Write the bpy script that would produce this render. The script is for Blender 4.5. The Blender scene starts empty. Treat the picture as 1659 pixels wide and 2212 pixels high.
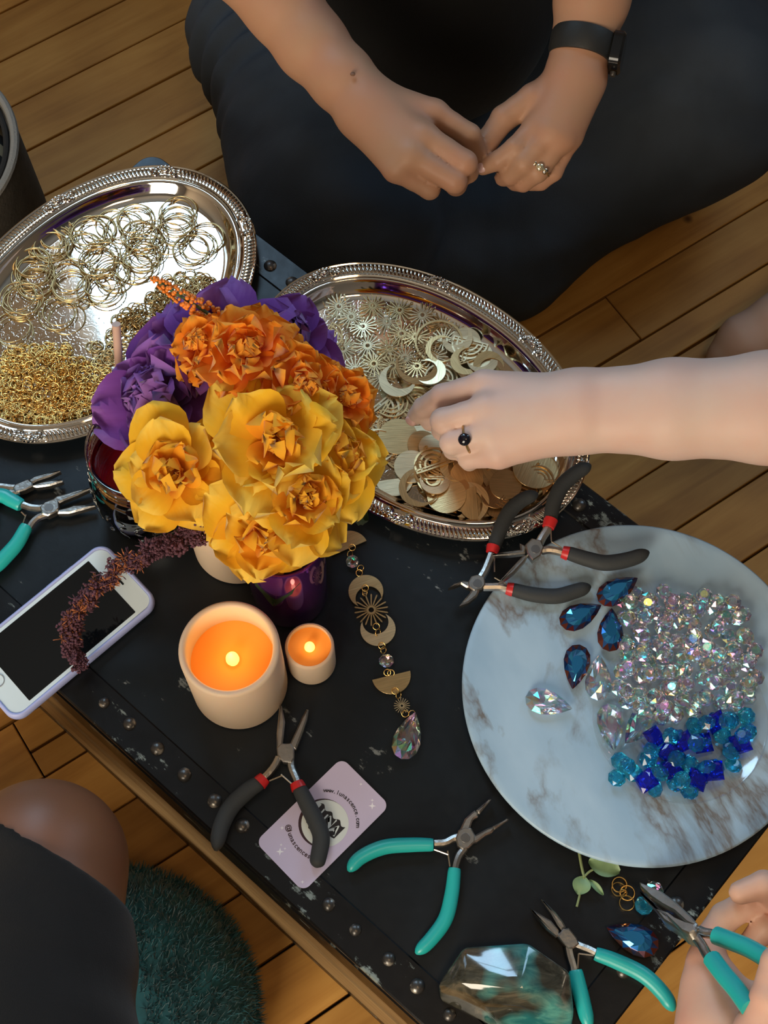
import bpy, bmesh, math, random
import numpy as np
from mathutils import Vector, Matrix, Euler, noise as mnoise

# ------------------------------------------------------------------ camera
SC = bpy.context.scene
COL = SC.collection
FPX, TILT, ROLL = 3238.0, 0.4082, -0.0081       # focal length in pixels of 1659x2212, tilt from straight down
T = 0.3294                                       # height of the trunk top over the floor
CZ = T + 1.1075
cam_d = bpy.data.cameras.new('camera')
cam = bpy.data.objects.new('camera', cam_d)
COL.objects.link(cam)
cam_d.sensor_fit = 'VERTICAL'
cam_d.sensor_height = 24.0
cam_d.lens = FPX / 2212.0 * 24.0
cam_d.clip_start = 0.02
CAMROT = Matrix.Rotation(TILT, 4, 'X') @ Matrix.Rotation(ROLL, 4, 'Z')
cam.matrix_world = Matrix.Translation((0, 0, CZ)) @ CAMROT
SC.camera = cam

# ------------------------------------------------------------------ world, lights, exposure
SC.view_settings.view_transform = 'Standard'
SC.view_settings.look = 'None'
SC.view_settings.gamma = 1.0
SC.view_settings.use_curve_mapping = False
SC.view_settings.exposure = -0.12
world = bpy.data.worlds.new('sky')
SC.world = world
world.use_nodes = True
_bg = world.node_tree.nodes['Background']
_bg.inputs[0].default_value = (0.55, 0.72, 1.0, 1)
_bg.inputs[1].default_value = 1.0

def area(name, loc, target, sx, sy, power, color):
    l = bpy.data.lights.new(name, 'AREA')
    l.shape = 'RECTANGLE'; l.size = sx; l.size_y = sy
    l.energy = power; l.color = color
    o = bpy.data.objects.new(name, l)
    COL.objects.link(o)
    o.location = loc
    o.rotation_euler = (Vector(target) - Vector(loc)).to_track_quat('-Z', 'Y').to_euler()
    return o
ROOM = (-1.75, 2.35, -1.25, 1.64, 2.75)           # x0 x1 y0 y1 height
COOL = (0.46, 0.74, 1.0)
area('window_daylight', (-0.38, 1.625, 1.56), (-0.38, 0, 1.56), 0.44, 1.10, 18, COOL)
area('window_daylight', (-1.21, 1.625, 1.56), (-1.21, 0, 1.56), 0.46, 1.10, 3.5, COOL)
area('window_daylight', (1.25, 1.625, 1.56), (1.25, 0, 1.56), 0.70, 1.10, 15, COOL)
area('window_daylight', (-0.80, -1.235, 1.35), (-0.80, 0, 1.35), 0.95, 1.25, 54, (1.0, 0.85, 0.64))
area('ceiling_lamp_light', (0.3, -0.5, 2.55), (0.3, -0.5, 0), 0.45, 0.45, 6, (1.0, 0.66, 0.36))

# ------------------------------------------------------------------ helpers
def ray(px, py):
    d = Vector((px - 829.5, -(py - 1106.0), -FPX)).normalized()
    return CAMROT.to_3x3() @ d
def at(px, py, z):
    d = ray(px, py)
    t = (z - CZ) / d.z
    return Vector((d.x * t, d.y * t, z))
_ax = ray(829.5, 1106)
def mpp(px, py, z):                              # metres per photo pixel at that point
    p = at(px, py, z) - Vector((0, 0, CZ))
    return p.dot(_ax) / FPX

WORLD = {}                                       # object -> its world matrix (parents are placed before their parts)
def wm(o):
    return WORLD.get(o.name, Matrix.Identity(4))
def tag(o, label=None, cat=None, group=None, kind=None):
    if label: o['label'] = label
    if cat: o['category'] = cat
    if group: o['group'] = group
    if kind: o['kind'] = kind
    return o
def thing(name, label, cat, loc=(0, 0, 0), rotz=0.0, group=None, parent=None, mat4=None):
    o = bpy.data.objects.new(name, None)
    COL.objects.link(o)
    o.empty_display_size = 0.02
    m = mat4 if mat4 is not None else Matrix.Translation(Vector(loc)) @ Matrix.Rotation(rotz, 4, 'Z')
    o.matrix_world = m
    WORLD[o.name] = m.copy()
    return tag(o, label, cat, group)
def put(name, me, mat=None, parent=None, m=None):
    """link a mesh; m is its matrix in the space of its parent (or of the world)"""
    o = bpy.data.objects.new(name, me)
    COL.objects.link(o)
    if mat is not None and len(me.materials) == 0: me.materials.append(mat)
    m = m if m is not None else Matrix.Identity(4)
    if parent is not None:
        o.parent = parent
        o.matrix_local = m
        WORLD[o.name] = wm(parent) @ m
    else:
        o.matrix_world = m
        WORLD[o.name] = m.copy()
    return o
def copy_tree(o, parent=None, m=None, label=None):
    c = o.copy(); COL.objects.link(c)
    if parent is not None: c.parent = parent
    if m is not None:
        if parent is None: c.matrix_world = m
        else: c.matrix_local = m
    if label: c['label'] = label
    for ch in o.children:
        copy_tree(ch, c)
    return c

def catmull(pts, n):
    """pts: list of tuples (any dimension) -> smooth samples, n per segment"""
    P = [np.array(p, float) for p in pts]
    P = [2 * P[0] - P[1]] + P + [2 * P[-1] - P[-2]]
    out = []
    for i in range(1, len(P) - 2):
        for k in range(n):
            t = k / n
            a, b, c, d = P[i - 1], P[i], P[i + 1], P[i + 2]
            out.append(0.5 * ((2 * b) + (c - a) * t + (2 * a - 5 * b + 4 * c - d) * t * t + (3 * b - a - 3 * c + d) * t ** 3))
    out.append(P[-2])
    return out

class MB:
    def __init__(s): s.v = []; s.f = []; s.fm = []; s.mi = 0
    def add(s, vs, fs):
        o = len(s.v)
        s.v += [tuple(v) for v in vs]
        for f in fs:
            s.f.append(tuple(i + o for i in f)); s.fm.append(s.mi)
        return s
    def box(s, x0, x1, y0, y1, z0, z1, M=None):
        vs = [Vector((x, y, z)) for z in (z0, z1) for y in (y0, y1) for x in (x0, x1)]
        if M is not None: vs = [M @ v for v in vs]
        return s.add(vs, [(0, 2, 3, 1), (4, 5, 7, 6), (0, 1, 5, 4), (2, 6, 7, 3), (0, 4, 6, 2), (1, 3, 7, 5)])
    def cham(s, x0, x1, y0, y1, z0, z1, c, M=None):     # box with a chamfered top edge
        vs = []
        for (z, i) in ((z0, 0), (z1 - c, 0), (z1, c)):
            vs += [Vector((x0 + i, y0 + i, z)), Vector((x1 - i, y0 + i, z)), Vector((x1 - i, y1 - i, z)), Vector((x0 + i, y1 - i, z))]
        if M is not None: vs = [M @ v for v in vs]
        fs = [(3, 2, 1, 0), (8, 9, 10, 11)]
        for k in (0, 4):
            for i in range(4):
                j = (i + 1) % 4
                fs.append((k + i, k + j, k + 4 + j, k + 4 + i))
        return s.add(vs, fs)
    def prism(s, poly, z0, z1, bev=0.0, M=None):
        """extrude a 2D polygon (counter-clockwise), optionally with a bevelled top edge"""
        n = len(poly)
        ar = sum(poly[i][0] * poly[(i + 1) % n][1] - poly[(i + 1) % n][0] * poly[i][1] for i in range(n))
        if ar < 0: poly = poly[::-1]
        def inset(d):
            r = []
            for i in range(n):
                a, b, c = Vector(poly[i - 1]), Vector(poly[i]), Vector(poly[(i + 1) % n])
                u = (b - a); w = (c - b)
                u = u.normalized() if u.length > 1e-9 else Vector((1, 0)); w = w.normalized() if w.length > 1e-9 else u
                nu = Vector((-u.y, u.x)); nw = Vector((-w.y, w.x))
                m_ = nu + nw
                k = max(m_.length_squared, 0.5)
                r.append(b + m_ * (2 * d / k))
            return r
        rings = [(poly, z0), (poly, z1 - bev)] + ([(inset(bev), z1)] if bev > 0 else [])
        vs = [Vector((p[0], p[1], z)) for (pl, z) in rings for p in pl]
        if M is not None: vs = [M @ v for v in vs]
        fs = [tuple(range(n))[::-1], tuple(range((len(rings) - 1) * n, len(rings) * n))]
        for r in range(len(rings) - 1):
            for i in range(n):
                j = (i + 1) % n
                fs.append((r * n + i, r * n + j, r * n + n + j, r * n + n + i))
        return s.add(vs, fs)
    def tube(s, pts, rad, n=10, caps=True, flat=1.0, up=None):
        """tube along 3D points; rad number or list; flat squeezes it along `up`"""
        P = [Vector(p) for p in pts]
        R = rad if hasattr(rad, '__len__') else [rad] * len(P)
        vs = []; U = None
        for i, p in enumerate(P):
            t = (P[min(i + 1, len(P) - 1)] - P[max(i - 1, 0)])
            t = t.normalized() if t.length > 1e-12 else Vector((1, 0, 0))
            if U is None:
                a = Vector(up) if up else (Vector((0, 0, 1)) if abs(t.z) < 0.9 else Vector((1, 0, 0)))
                U = (a - t * a.dot(t)).normalized()
            else:
                U = U - t * U.dot(t)
                U = U.normalized() if U.length > 1e-9 else t.orthogonal().normalized()
            W_ = t.cross(U)
            for k in range(n):
                an = 2 * math.pi * k / n
                vs.append(p + (U * (math.cos(an) * flat) + W_ * math.sin(an)) * R[i])
        fs = []
        for i in range(len(P) - 1):
            for k in range(n):
                k2 = (k + 1) % n
                fs.append((i * n + k, i * n + k2, (i + 1) * n + k2, (i + 1) * n + k))
        if caps:
            fs.append(tuple(range(n))[::-1]); fs.append(tuple((len(P) - 1) * n + k for k in range(n)))
        return s.add(vs, fs)
    def lathe(s, prof, n=48, M=None, close=False):
        vs = []; fs = []
        for (r, z) in prof:
            for k in range(n):
                a = 2 * math.pi * k / n
                vs.append(Vector((r * math.cos(a), r * math.sin(a), z)))
        if M is not None: vs = [M @ v for v in vs]
        m = len(prof)
        for i in range(m - 1 + (1 if close else 0)):
            i2 = (i + 1) % m
            for k in range(n):
                k2 = (k + 1) % n
                fs.append((i * n + k, i * n + k2, i2 * n + k2, i2 * n + k))
        if not close:
            if prof[0][0] > 1e-6: fs.append(tuple(range(n))[::-1])
            if prof[-1][0] > 1e-6: fs.append(tuple((m - 1) * n + k for k in range(n)))
        return s.add(vs, fs)
    def torus(s, R, r, n=28, m=6, M=None, a0=0.0, a1=2 * math.pi):
        full = abs(a1 - a0 - 2 * math.pi) < 1e-6
        N = n if full else n + 1
        vs = []
        for i in range(N):
            a = a0 + (a1 - a0) * i / n
            for k in range(m):
                b = 2 * math.pi * k / m
                v = Vector(((R + r * math.cos(b)) * math.cos(a), (R + r * math.cos(b)) * math.sin(a), r * math.sin(b)))
                vs.append(M @ v if M is not None else v)
        fs = []
        for i in range(n):
            i2 = (i + 1) % N
            for k in range(m):
                k2 = (k + 1) % m
                fs.append((i * m + k, i2 * m + k, i2 * m + k2, i * m + k2))
        if not full:
            fs.append(tuple(range(m))); fs.append(tuple(n * m + k for k in range(m))[::-1])
        return s.add(vs, fs)
    def ball(s, c, r, n=12, m=8, sc=(1, 1, 1), M=None):
        vs = [Vector((0, 0, -1))]
        for i in range(1, m):
            ph = -math.pi / 2 + math.pi * i / m
            for k in range(n):
                a = 2 * math.pi * k / n
                vs.append(Vector((math.cos(ph) * math.cos(a), math.cos(ph) * math.sin(a), math.sin(ph))))
        vs.append(Vector((0, 0, 1)))
        vs = [Vector((v.x * sc[0] * r, v.y * sc[1] * r, v.z * sc[2] * r)) for v in vs]
        if M is not None: vs = [M @ v for v in vs]
        vs = [v + Vector(c) for v in vs]
        fs = []
        for k in range(n):
            fs.append((0, 1 + (k + 1) % n, 1 + k))
            fs.append((len(vs) - 1, 1 + (m - 2) * n + k, 1 + (m - 2) * n + (k + 1) % n))
        for i in range(m - 2):
            for k in range(n):
                k2 = (k + 1) % n
                fs.append((1 + i * n + k, 1 + i * n + k2, 1 + (i + 1) * n + k2, 1 + (i + 1) * n + k))
        return s.add(vs, fs)
    def mesh(s, name, smooth=True, mats=None, inv=None, angle=None):
        me = bpy.data.meshes.new(name)
        vs = s.v
        if inv is not None: vs = [tuple(inv @ Vector(v)) for v in vs]
        me.from_pydata(vs, [], s.f)
        if mats:
            for m_ in mats: me.materials.append(m_)
            me.polygons.foreach_set('material_index', s.fm)
        if smooth: me.polygons.foreach_set('use_smooth', [True] * len(me.polygons))
        if smooth and angle:
            bm = bmesh.new(); bm.from_mesh(me)
            for e in bm.edges:
                if len(e.link_faces) == 2 and e.calc_face_angle(0) > angle: e.smooth = False
            bm.to_mesh(me); bm.free()
        me.update()
        return me
    def part(s, name, mat, parent=None, smooth=True, world=False, angle=0.6, m=None, mats=None):
        """world=True: the vertices are world coordinates and are brought into the parent's space"""
        inv = wm(parent).inverted() if (world and parent is not None) else None
        me = s.mesh(name, smooth, mats, inv, angle)
        return put(name, me, mat, parent, m)
    def solo(s, name, mat, label, cat, group=None, loc=None, smooth=True, angle=0.6, kind=None):
        """a top-level thing that is one mesh, vertices in world coordinates, origin at loc"""
        m = Matrix.Translation(Vector(loc) if loc is not None else Vector((0, 0, 0)))
        me = s.mesh(name, smooth, None, m.inverted(), angle)
        o = put(name, me, mat, None, m)
        return tag(o, label, cat, group, kind)

# ------------------------------------------------------------------ materials
MATS = {}
def nodes_of(name):
    m = bpy.data.materials.new(name); m.use_nodes = True
    nt = m.node_tree
    return m, nt, nt.nodes['Principled BSDF']
def setp(b, **kw):
    al = {'spec': 'Specular IOR Level', 'trans': 'Transmission Weight', 'coat': 'Coat Weight', 'coat_rough': 'Coat Roughness', 'sheen': 'Sheen Weight',
          'sss': 'Subsurface Weight', 'em': 'Emission Color', 'ems': 'Emission Strength', 'film': 'Thin Film Thickness', 'film_ior': 'Thin Film IOR',
          'rough': 'Roughness', 'metal': 'Metallic', 'color': 'Base Color', 'ior': 'IOR', 'alpha': 'Alpha'}
    for k, v in kw.items():
        i = b.inputs[al.get(k, k)]
        if k in ('color', 'em'): v = tuple(v) + (1,) if len(v) == 3 else v
        i.default_value = v
def N(nt, kind, **kw):
    n = nt.nodes.new(kind)
    for k, v in kw.items():
        if k in n.inputs: n.inputs[k].default_value = v
        else: setattr(n, k, v)
    return n
def ramp(nt, stops, fac=None, interp='LINEAR'):
    r = nt.nodes.new('ShaderNodeValToRGB')
    r.color_ramp.interpolation = interp
    e = r.color_ramp.elements
    while len(e) < len(stops): e.new(0.5)
    for i, (p, c) in enumerate(stops):
        e[i].position = p
        e[i].color = tuple(c) + (1,) if len(c) == 3 else c
    if fac is not None: nt.links.new(fac, r.inputs[0])
    return r
def simple(name, color, rough=0.5, metal=0.0, var=0.0, vscale=30.0, bump=0.0, bscale=80.0, **kw):
    m, nt, b = nodes_of(name)
    setp(b, color=color, rough=rough, metal=metal, **kw)
    if var > 0 or bump > 0:
        tc = N(nt, 'ShaderNodeTexCoord')
    if var > 0:
        nz = N(nt, 'ShaderNodeTexNoise', Scale=vscale, Detail=4.0)
        nt.links.new(tc.outputs['Object'], nz.inputs['Vector'])
        lo = [max(0, c * (1 - var)) for c in color]; hi = [min(1, c * (1 + var)) for c in color]
        r = ramp(nt, [(0.3, lo), (0.7, hi)], nz.outputs['Fac'])
        nt.links.new(r.outputs[0], b.inputs['Base Color'])
    if bump > 0:
        n2 = N(nt, 'ShaderNodeTexNoise', Scale=bscale, Detail=5.0)
        nt.links.new(tc.outputs['Object'], n2.inputs['Vector'])
        bp = N(nt, 'ShaderNodeBump', Strength=bump, Distance=0.002)
        nt.links.new(n2.outputs['Fac'], bp.inputs['Height'])
        nt.links.new(bp.outputs[0], b.inputs['Normal'])
    MATS[name] = m
    return m
rnd = random.Random(7)

# ------------------------------------------------------------------ room shell (outside the frame: it gives the light and the reflections)
x0, x1, y0, y1, hh = ROOM
M_wall = simple('wall_paint', (0.27, 0.21, 0.145), 0.8, var=0.04, vscale=3)
M_ceil = simple('ceiling_paint', (0.30, 0.27, 0.23), 0.85)
M_frame = simple('window_paint', (0.75, 0.74, 0.70), 0.5)
def struct(name, mb, mat, **k):
    o = mb.part(name, mat, None, **k); o['kind'] = 'structure'; return o
struct('wall_left', MB().box(x0 - 0.1, x0, y0, y1, 0, hh), M_wall)
struct('wall_right', MB().box(x1, x1 + 0.1, y0, y1, 0, hh), M_wall)
fx0, fx1, fz0, fz1 = -1.30, -0.30, 0.70, 2.00
wl = MB()
wl.box(x0, fx0, y0 - 0.1, y0, 0, hh); wl.box(fx1, x1, y0 - 0.1, y0, 0, hh); wl.box(fx0, fx1, y0 - 0.1, y0, 0, fz0); wl.box(fx0, fx1, y0 - 0.1, y0, fz1, hh)
struct('wall_front', wl, M_wall)
fr3 = MB()
for (p, q, r, s) in ((fx0, fx0 + 0.02, fz0, fz1), (fx1 - 0.02, fx1, fz0, fz1), (fx0, fx1, fz0, fz0 + 0.02), (fx0, fx1, fz1 - 0.02, fz1)): fr3.box(p, q, y0 - 0.02, y0 + 0.012, r, s)
struct('window_4', fr3, M_frame)
struct('ceiling', MB().box(x0, x1, y0, y1, hh, hh + 0.1), M_ceil)
w = MB()
wz0, wz1 = 0.97, 2.15
wx = [(-1.48, -0.94), (-0.64, -0.12), (0.86, 1.64)]
w.box(x0, x1, y1, y1 + 0.12, 0, wz0); w.box(x0, x1, y1, y1 + 0.12, wz1, hh)
for a, b in ((x0, wx[0][0]), (wx[0][1], wx[1][0]), (wx[1][1], wx[2][0]), (wx[2][1], x1)): w.box(a, b, y1, y1 + 0.12, wz0, wz1)
struct('wall_back', w, M_wall)
for i, (a, b) in enumerate(wx):
    fr = MB()
    for (p, q, r, s) in ((a, a + 0.05, wz0, wz1), (b - 0.05, b, wz0, wz1), (a, b, wz0, wz0 + 0.05), (a, b, wz1 - 0.05, wz1), (a, b, 1.55, 1.58)):
        fr.box(p, q, y1 - 0.03, y1 + 0.02, r, s)
    o = struct('window_%d' % (i + 1), fr, M_frame)
    sl = MB().box(a - 0.05, b + 0.05, y1 - 0.09, y1, wz0 - 0.03, wz0)
    sl.part('window_sill', M_frame, o)
struct('baseboard_back', MB().box(x0, x1, y1 - 0.015, y1, 0, 0.14), M_frame)
struct('baseboard_left', MB().box(x0, x0 + 0.015, y0, y1 - 0.015, 0, 0.14), M_frame)

# ------------------------------------------------------------------ floor of narrow boards
def wood(name, dark, mid, light, gscale=1.0, rough=0.42):
    m, nt, b = nodes_of(name)
    tc = N(nt, 'ShaderNodeTexCoord'); oi = N(nt, 'ShaderNodeObjectInfo')
    mp = N(nt, 'ShaderNodeMapping'); mp.inputs['Scale'].default_value = (2.2 * gscale, 26 * gscale, 26 * gscale)
    off = N(nt, 'ShaderNodeVectorMath', operation='SCALE'); off.inputs[3].default_value = 37.0
    cmb = N(nt, 'ShaderNodeCombineXYZ')
    for k in range(3): nt.links.new(oi.outputs['Random'], cmb.inputs[k])
    nt.links.new(cmb.outputs[0], off.inputs[0])
    ad = N(nt, 'ShaderNodeVectorMath', operation='ADD')
    nt.links.new(tc.outputs['Object'], ad.inputs[0]); nt.links.new(off.outputs[0], ad.inputs[1])
    nt.links.new(ad.outputs[0], mp.inputs['Vector'])
    n1 = N(nt, 'ShaderNodeTexNoise', Scale=2.0, Detail=6.0, Roughness=0.6, Distortion=0.6)
    nt.links.new(mp.outputs[0], n1.inputs['Vector'])
    n2 = N(nt, 'ShaderNodeTexNoise', Scale=9.0, Detail=3.0)
    nt.links.new(ad.outputs[0], n2.inputs['Vector'])
    mx = N(nt, 'ShaderNodeMath', operation='MULTIPLY_ADD'); mx.inputs[1].default_value = 0.55
    nt.links.new(n1.outputs['Fac'], mx.inputs[0])
    m2 = N(nt, 'ShaderNodeMath', operation='MULTIPLY'); m2.inputs[1].default_value = 0.45
    nt.links.new(n2.outputs['Fac'], m2.inputs[0]); nt.links.new(m2.outputs[0], mx.inputs[2])
    r = ramp(nt, [(0.30, dark), (0.5, mid), (0.70, light)], mx.outputs[0])
    hv = N(nt, 'ShaderNodeHueSaturation')
    vr = N(nt, 'ShaderNodeMapRange'); vr.inputs['To Min'].default_value = 0.80; vr.inputs['To Max'].default_value = 1.12
    nt.links.new(oi.outputs['Random'], vr.inputs['Value']); nt.links.new(vr.outputs[0], hv.inputs['Value'])
    nt.links.new(r.outputs[0], hv.inputs['Color'])
    # small dark knots and dents
    kn = N(nt, 'ShaderNodeTexVoronoi', Scale=9.0); kn.inputs['Randomness'].default_value = 1.0
    nt.links.new(ad.outputs[0], kn.inputs['Vector'])
    kr = ramp(nt, [(0.035, (1, 1, 1)), (0.075, (0, 0, 0))], kn.outputs['Distance'])
    mixc = N(nt, 'ShaderNodeMix', data_type='RGBA')
    nt.links.new(kr.outputs[0], mixc.inputs['Factor']); nt.links.new(hv.outputs[0], mixc.inputs['A'])
    mixc.inputs['B'].default_value = (dark[0] * 0.22, dark[1] * 0.18, dark[2] * 0.18, 1)
    nt.links.new(mixc.outputs['Result'], b.inputs['Base Color'])
    bp = N(nt, 'ShaderNodeBump', Strength=0.12, Distance=0.001)
    nt.links.new(n1.outputs['Fac'], bp.inputs['Height']); nt.links.new(bp.outputs[0], b.inputs['Normal'])
    setp(b, rough=rough, spec=0.28)
    MATS[name] = m
    return m
M_floor = wood('floor_boards', (0.33, 0.145, 0.030), (0.52, 0.26, 0.060), (0.66, 0.36, 0.095), 1.0, 0.50)
M_sub = simple('floor_gap', (0.012, 0.008, 0.005), 0.9)
floor = struct('floor', MB().box(x0, x1, y0, y1, -0.06, -0.012), M_sub)
BE, BS, BO = -0.5781, 0.0665, 1.2672
bm_ = Vector((math.sin(BE), math.cos(BE), 0)); bb_ = Vector((math.cos(BE), -math.sin(BE), 0))
def along(px, py): return at(px, py, 0).dot(bb_)
butts = {10: [along(1320, 655)], 11: [along(61, 1619)], 12: [], 13: [-0.9], 14: [0.3], 17: []}
cuts = {11: (along(61, 1619), 0.44), 16: (-0.5, 0.36)}
butts[16] = [along(1635, 1872)]
br = random.Random(3)
for i in range(-14, 34):
    top = BO - BS * i; bot = top - BS
    c0 = 0.5 * (top + bot)
    ends = sorted([-1.75 + br.uniform(-0.3, 0.2)] + (butts[i] if i in butts else [br.choice([-1, 1]) * br.uniform(0.95, 1.3)]) + [1.75 + br.uniform(-0.2, 0.3)])
    for k in range(len(ends) - 1):
        a, b = ends[k], ends[k + 1]
        pcs = [(bot, top)]
        if i in cuts and a >= cuts[i][0] - 1e-6:
            sp = bot + BS * cuts[i][1]; pcs = [(bot, sp), (sp, top)]
        for (lo, hi) in pcs:
            g = 0.0009 + br.random() * 0.0008
            L = b - a; wd = hi - lo
            p = MB().cham(-L / 2 + 0.0008, L / 2 - 0.0008, -wd / 2 + g, wd / 2 - g, -0.012, br.uniform(-0.0006, 0.0004), 0.0008)
            pos = bb_ * ((a + b) / 2) + bm_ * ((lo + hi) / 2)
            if not (x0 + 0.05 < pos.x < x1 - 0.05 and y0 + 0.05 < pos.y < y1 - 0.05): continue
            p.part('plank', M_floor, floor, smooth=False, m=Matrix.Translation(pos) @ Matrix.Rotation(-BE, 4, 'Z'))

# ------------------------------------------------------------------ the black trunk that serves as a table
AL = 0.7283
tn = Vector((math.sin(AL), math.cos(AL), 0)); ta = Vector((math.cos(AL), -math.sin(AL), 0))
TX0, TX1, TY0, TY1 = -0.7086, 0.0614, 0.0808, 0.4840       # extents along ta / tn
tc_ = ta * ((TX0 + TX1) / 2) + tn * ((TY0 + TY1) / 2)
TM = Matrix.Translation(tc_) @ Matrix.Rotation(-AL, 4, 'Z')
hx, hy = (TX1 - TX0) / 2, (TY1 - TY0) / 2
def worn(name, base, worn_c, amount, rough=0.42, scale=1.0, metal=0.0):
    m, nt, b = nodes_of(name)
    tc = N(nt, 'ShaderNodeTexCoord')
    n0 = N(nt, 'ShaderNodeTexNoise', Scale=14.0 * scale, Detail=4.0)
    n1 = N(nt, 'ShaderNodeTexNoise', Scale=95.0 * scale, Detail=6.0, Roughness=0.65)
    for n_ in (n0, n1): nt.links.new(tc.outputs['Object'], n_.inputs['Vector'])
    mp = N(nt, 'ShaderNodeMapping'); mp.inputs['Scale'].default_value = (26, 130, 60); mp.inputs['Rotation'].default_value = (0, 0, 0.9)
    nt.links.new(tc.outputs['Object'], mp.inputs['Vector'])
    n2 = N(nt, 'ShaderNodeTexNoise', Scale=1.0, Detail=5.0, Roughness=0.7)
    nt.links.new(mp.outputs[0], n2.inputs['Vector'])
    a = N(nt, 'ShaderNodeMath', operation='MULTIPLY'); nt.links.new(n0.outputs['Fac'], a.inputs[0]); nt.links.new(n1.outputs['Fac'], a.inputs[1])
    c = N(nt, 'ShaderNodeMath', operation='MULTIPLY'); nt.links.new(a.outputs[0], c.inputs[0]); nt.links.new(n2.outputs['Fac'], c.inputs[1])
    th = 0.235 - 0.06 * amount
    r = ramp(nt, [(th, (0, 0, 0)), (th + 0.035, (1, 1, 1))], c.outputs[0])
    cl = ramp(nt, [(0.35, [x * 0.75 for x in base]), (0.65, [x * 1.25 for x in base])], n0.outputs['Fac'])
    mx = N(nt, 'ShaderNodeMix', data_type='RGBA')
    nt.links.new(r.outputs[0], mx.inputs['Factor']); nt.links.new(cl.outputs[0], mx.inputs['A']); mx.inputs['B'].default_value = tuple(worn_c) + (1,)
    nt.links.new(mx.outputs['Result'], b.inputs['Base Color'])
    rr = N(nt, 'ShaderNodeMapRange'); rr.inputs['To Min'].default_value = rough - 0.08; rr.inputs['To Max'].default_value = rough + 0.14
    nt.links.new(n1.outputs['Fac'], rr.inputs['Value']); nt.links.new(rr.outputs[0], b.inputs['Roughness'])
    bp = N(nt, 'ShaderNodeBump', Strength=0.15, Distance=0.0008)
    nt.links.new(n1.outputs['Fac'], bp.inputs['Height']); nt.links.new(bp.outputs[0], b.inputs['Normal'])
    setp(b, metal=metal, spec=0.35)
    return m
M_lid = worn('trunk_black_paint', (0.0042, 0.0074, 0.0108), (0.17, 0.19, 0.19), 0.62, 0.36)  # black paint; the bluish base colour carries the blue window sheen
M_strip = worn('trunk_strip_paint', (0.0035, 0.0042, 0.0055), (0.22, 0.27, 0.26), 0.98, 0.32)
M_rivet = worn('rivet_metal', (0.10, 0.095, 0.09), (0.55, 0.50, 0.42), 1.3, 0.30, 1.0, 0.75)
M_slat = wood('trunk_slat_wood', (0.12, 0.07, 0.028), (0.27, 0.175, 0.080), (0.37, 0.26, 0.13), 1.6, 0.55)
M_tbody = simple('trunk_body_paint', (0.006, 0.006, 0.006), 0.5)
M_cap = worn('trunk_corner_metal', (0.045, 0.055, 0.065), (0.2, 0.22, 0.22), 0.4, 0.35, 1.0, 0.4)
trunk = thing('steamer_trunk', 'black wooden steamer trunk with riveted edges used as a low table', 'trunk', tc_, -AL)
MB().box(-hx + 0.010, hx - 0.010, -hy + 0.010, hy - 0.010, 0.0, 0.235).part('body', M_tbody, trunk)
def rrect(w, h, r, n=8):
    out = []
    for (sx, sy, a0) in ((1, 1, 0), (-1, 1, 90), (-1, -1, 180), (1, -1, 270)):
        for k in range(n + 1):
            a = math.radians(a0 + 90 * k / n)
            out.append((sx * (w / 2 - r) + r * math.cos(a), sy * (h / 2 - r) + r * math.sin(a)))
    return out
MB().prism(rrect(2 * hx - 0.003, 2 * hy - 0.003, 0.0165), 0.228, T - 0.0012, 0.003).part('lid', M_lid, trunk)
SW = 0.030
for (a, b, c, d) in ((-hx + 0.030, hx - 0.030, -hy, -hy + SW), (-hx + 0.030, hx - 0.030, hy - SW, hy), (-hx, -hx + SW, -hy + SW, hy - SW), (hx - SW, hx, -hy + SW, hy - SW)):
    MB().cham(a, b, c, d, T - 0.007, T, 0.0014).part('edge_strip', M_strip, trunk)
# side cladding: dark band under the lid and long wooden slats
for s in (-1, 1):
    for (z0, z1, mt, nm, pr) in ((0.0, 0.030, M_strip, 'base_band', 0.0), (0.034, 0.150, M_slat, 'slat', 0.0), (0.154, 0.222, M_slat, 'slat', -0.0015), (0.236, 0.300, M_strip, 'lid_band', 0.0)):
        ya, yb = sorted((s * (hy - 0.012), s * (hy + pr)))
        MB().box(-hx + 0.010, hx - 0.010, ya, yb, z0, z1).part(nm, mt, trunk, smooth=False)
        xa, xb = sorted((s * (hx - 0.012), s * (hx + pr)))
        MB().box(xa, xb, -hy + 0.013, hy - 0.013, z0, z1).part(nm, mt, trunk, smooth=False)
for sx in (-1, 1):
    for sy in (-1, 1):
        c = MB()
        pl = []
        for k in range(7):
            an = math.pi / 2 * k / 6
            pl.append((0.016 * math.cos(an) - 0.016, 0.016 * math.sin(an) - 0.016))
        pl = [(p[0] + hx + 0.0012, p[1] + hy + 0.0012) for p in pl] + [(hx - 0.034, hy + 0.0012), (hx - 0.034, hy - 0.034), (hx + 0.0012, hy - 0.034)]
        pl = [(sx * p[0], sy * p[1]) for p in pl]
        c.prism(pl, T - 0.03, T + 0.0012, 0.001).part('corner_cap', M_cap, trunk)
rv = MB().lathe([(0.0062, -0.0012), (0.0060, 0.0006), (0.0050, 0.0022), (0.0028, 0.0034), (0.0001, 0.0039)], 14).mesh('rivet')
rr_ = random.Random(5)
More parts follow.
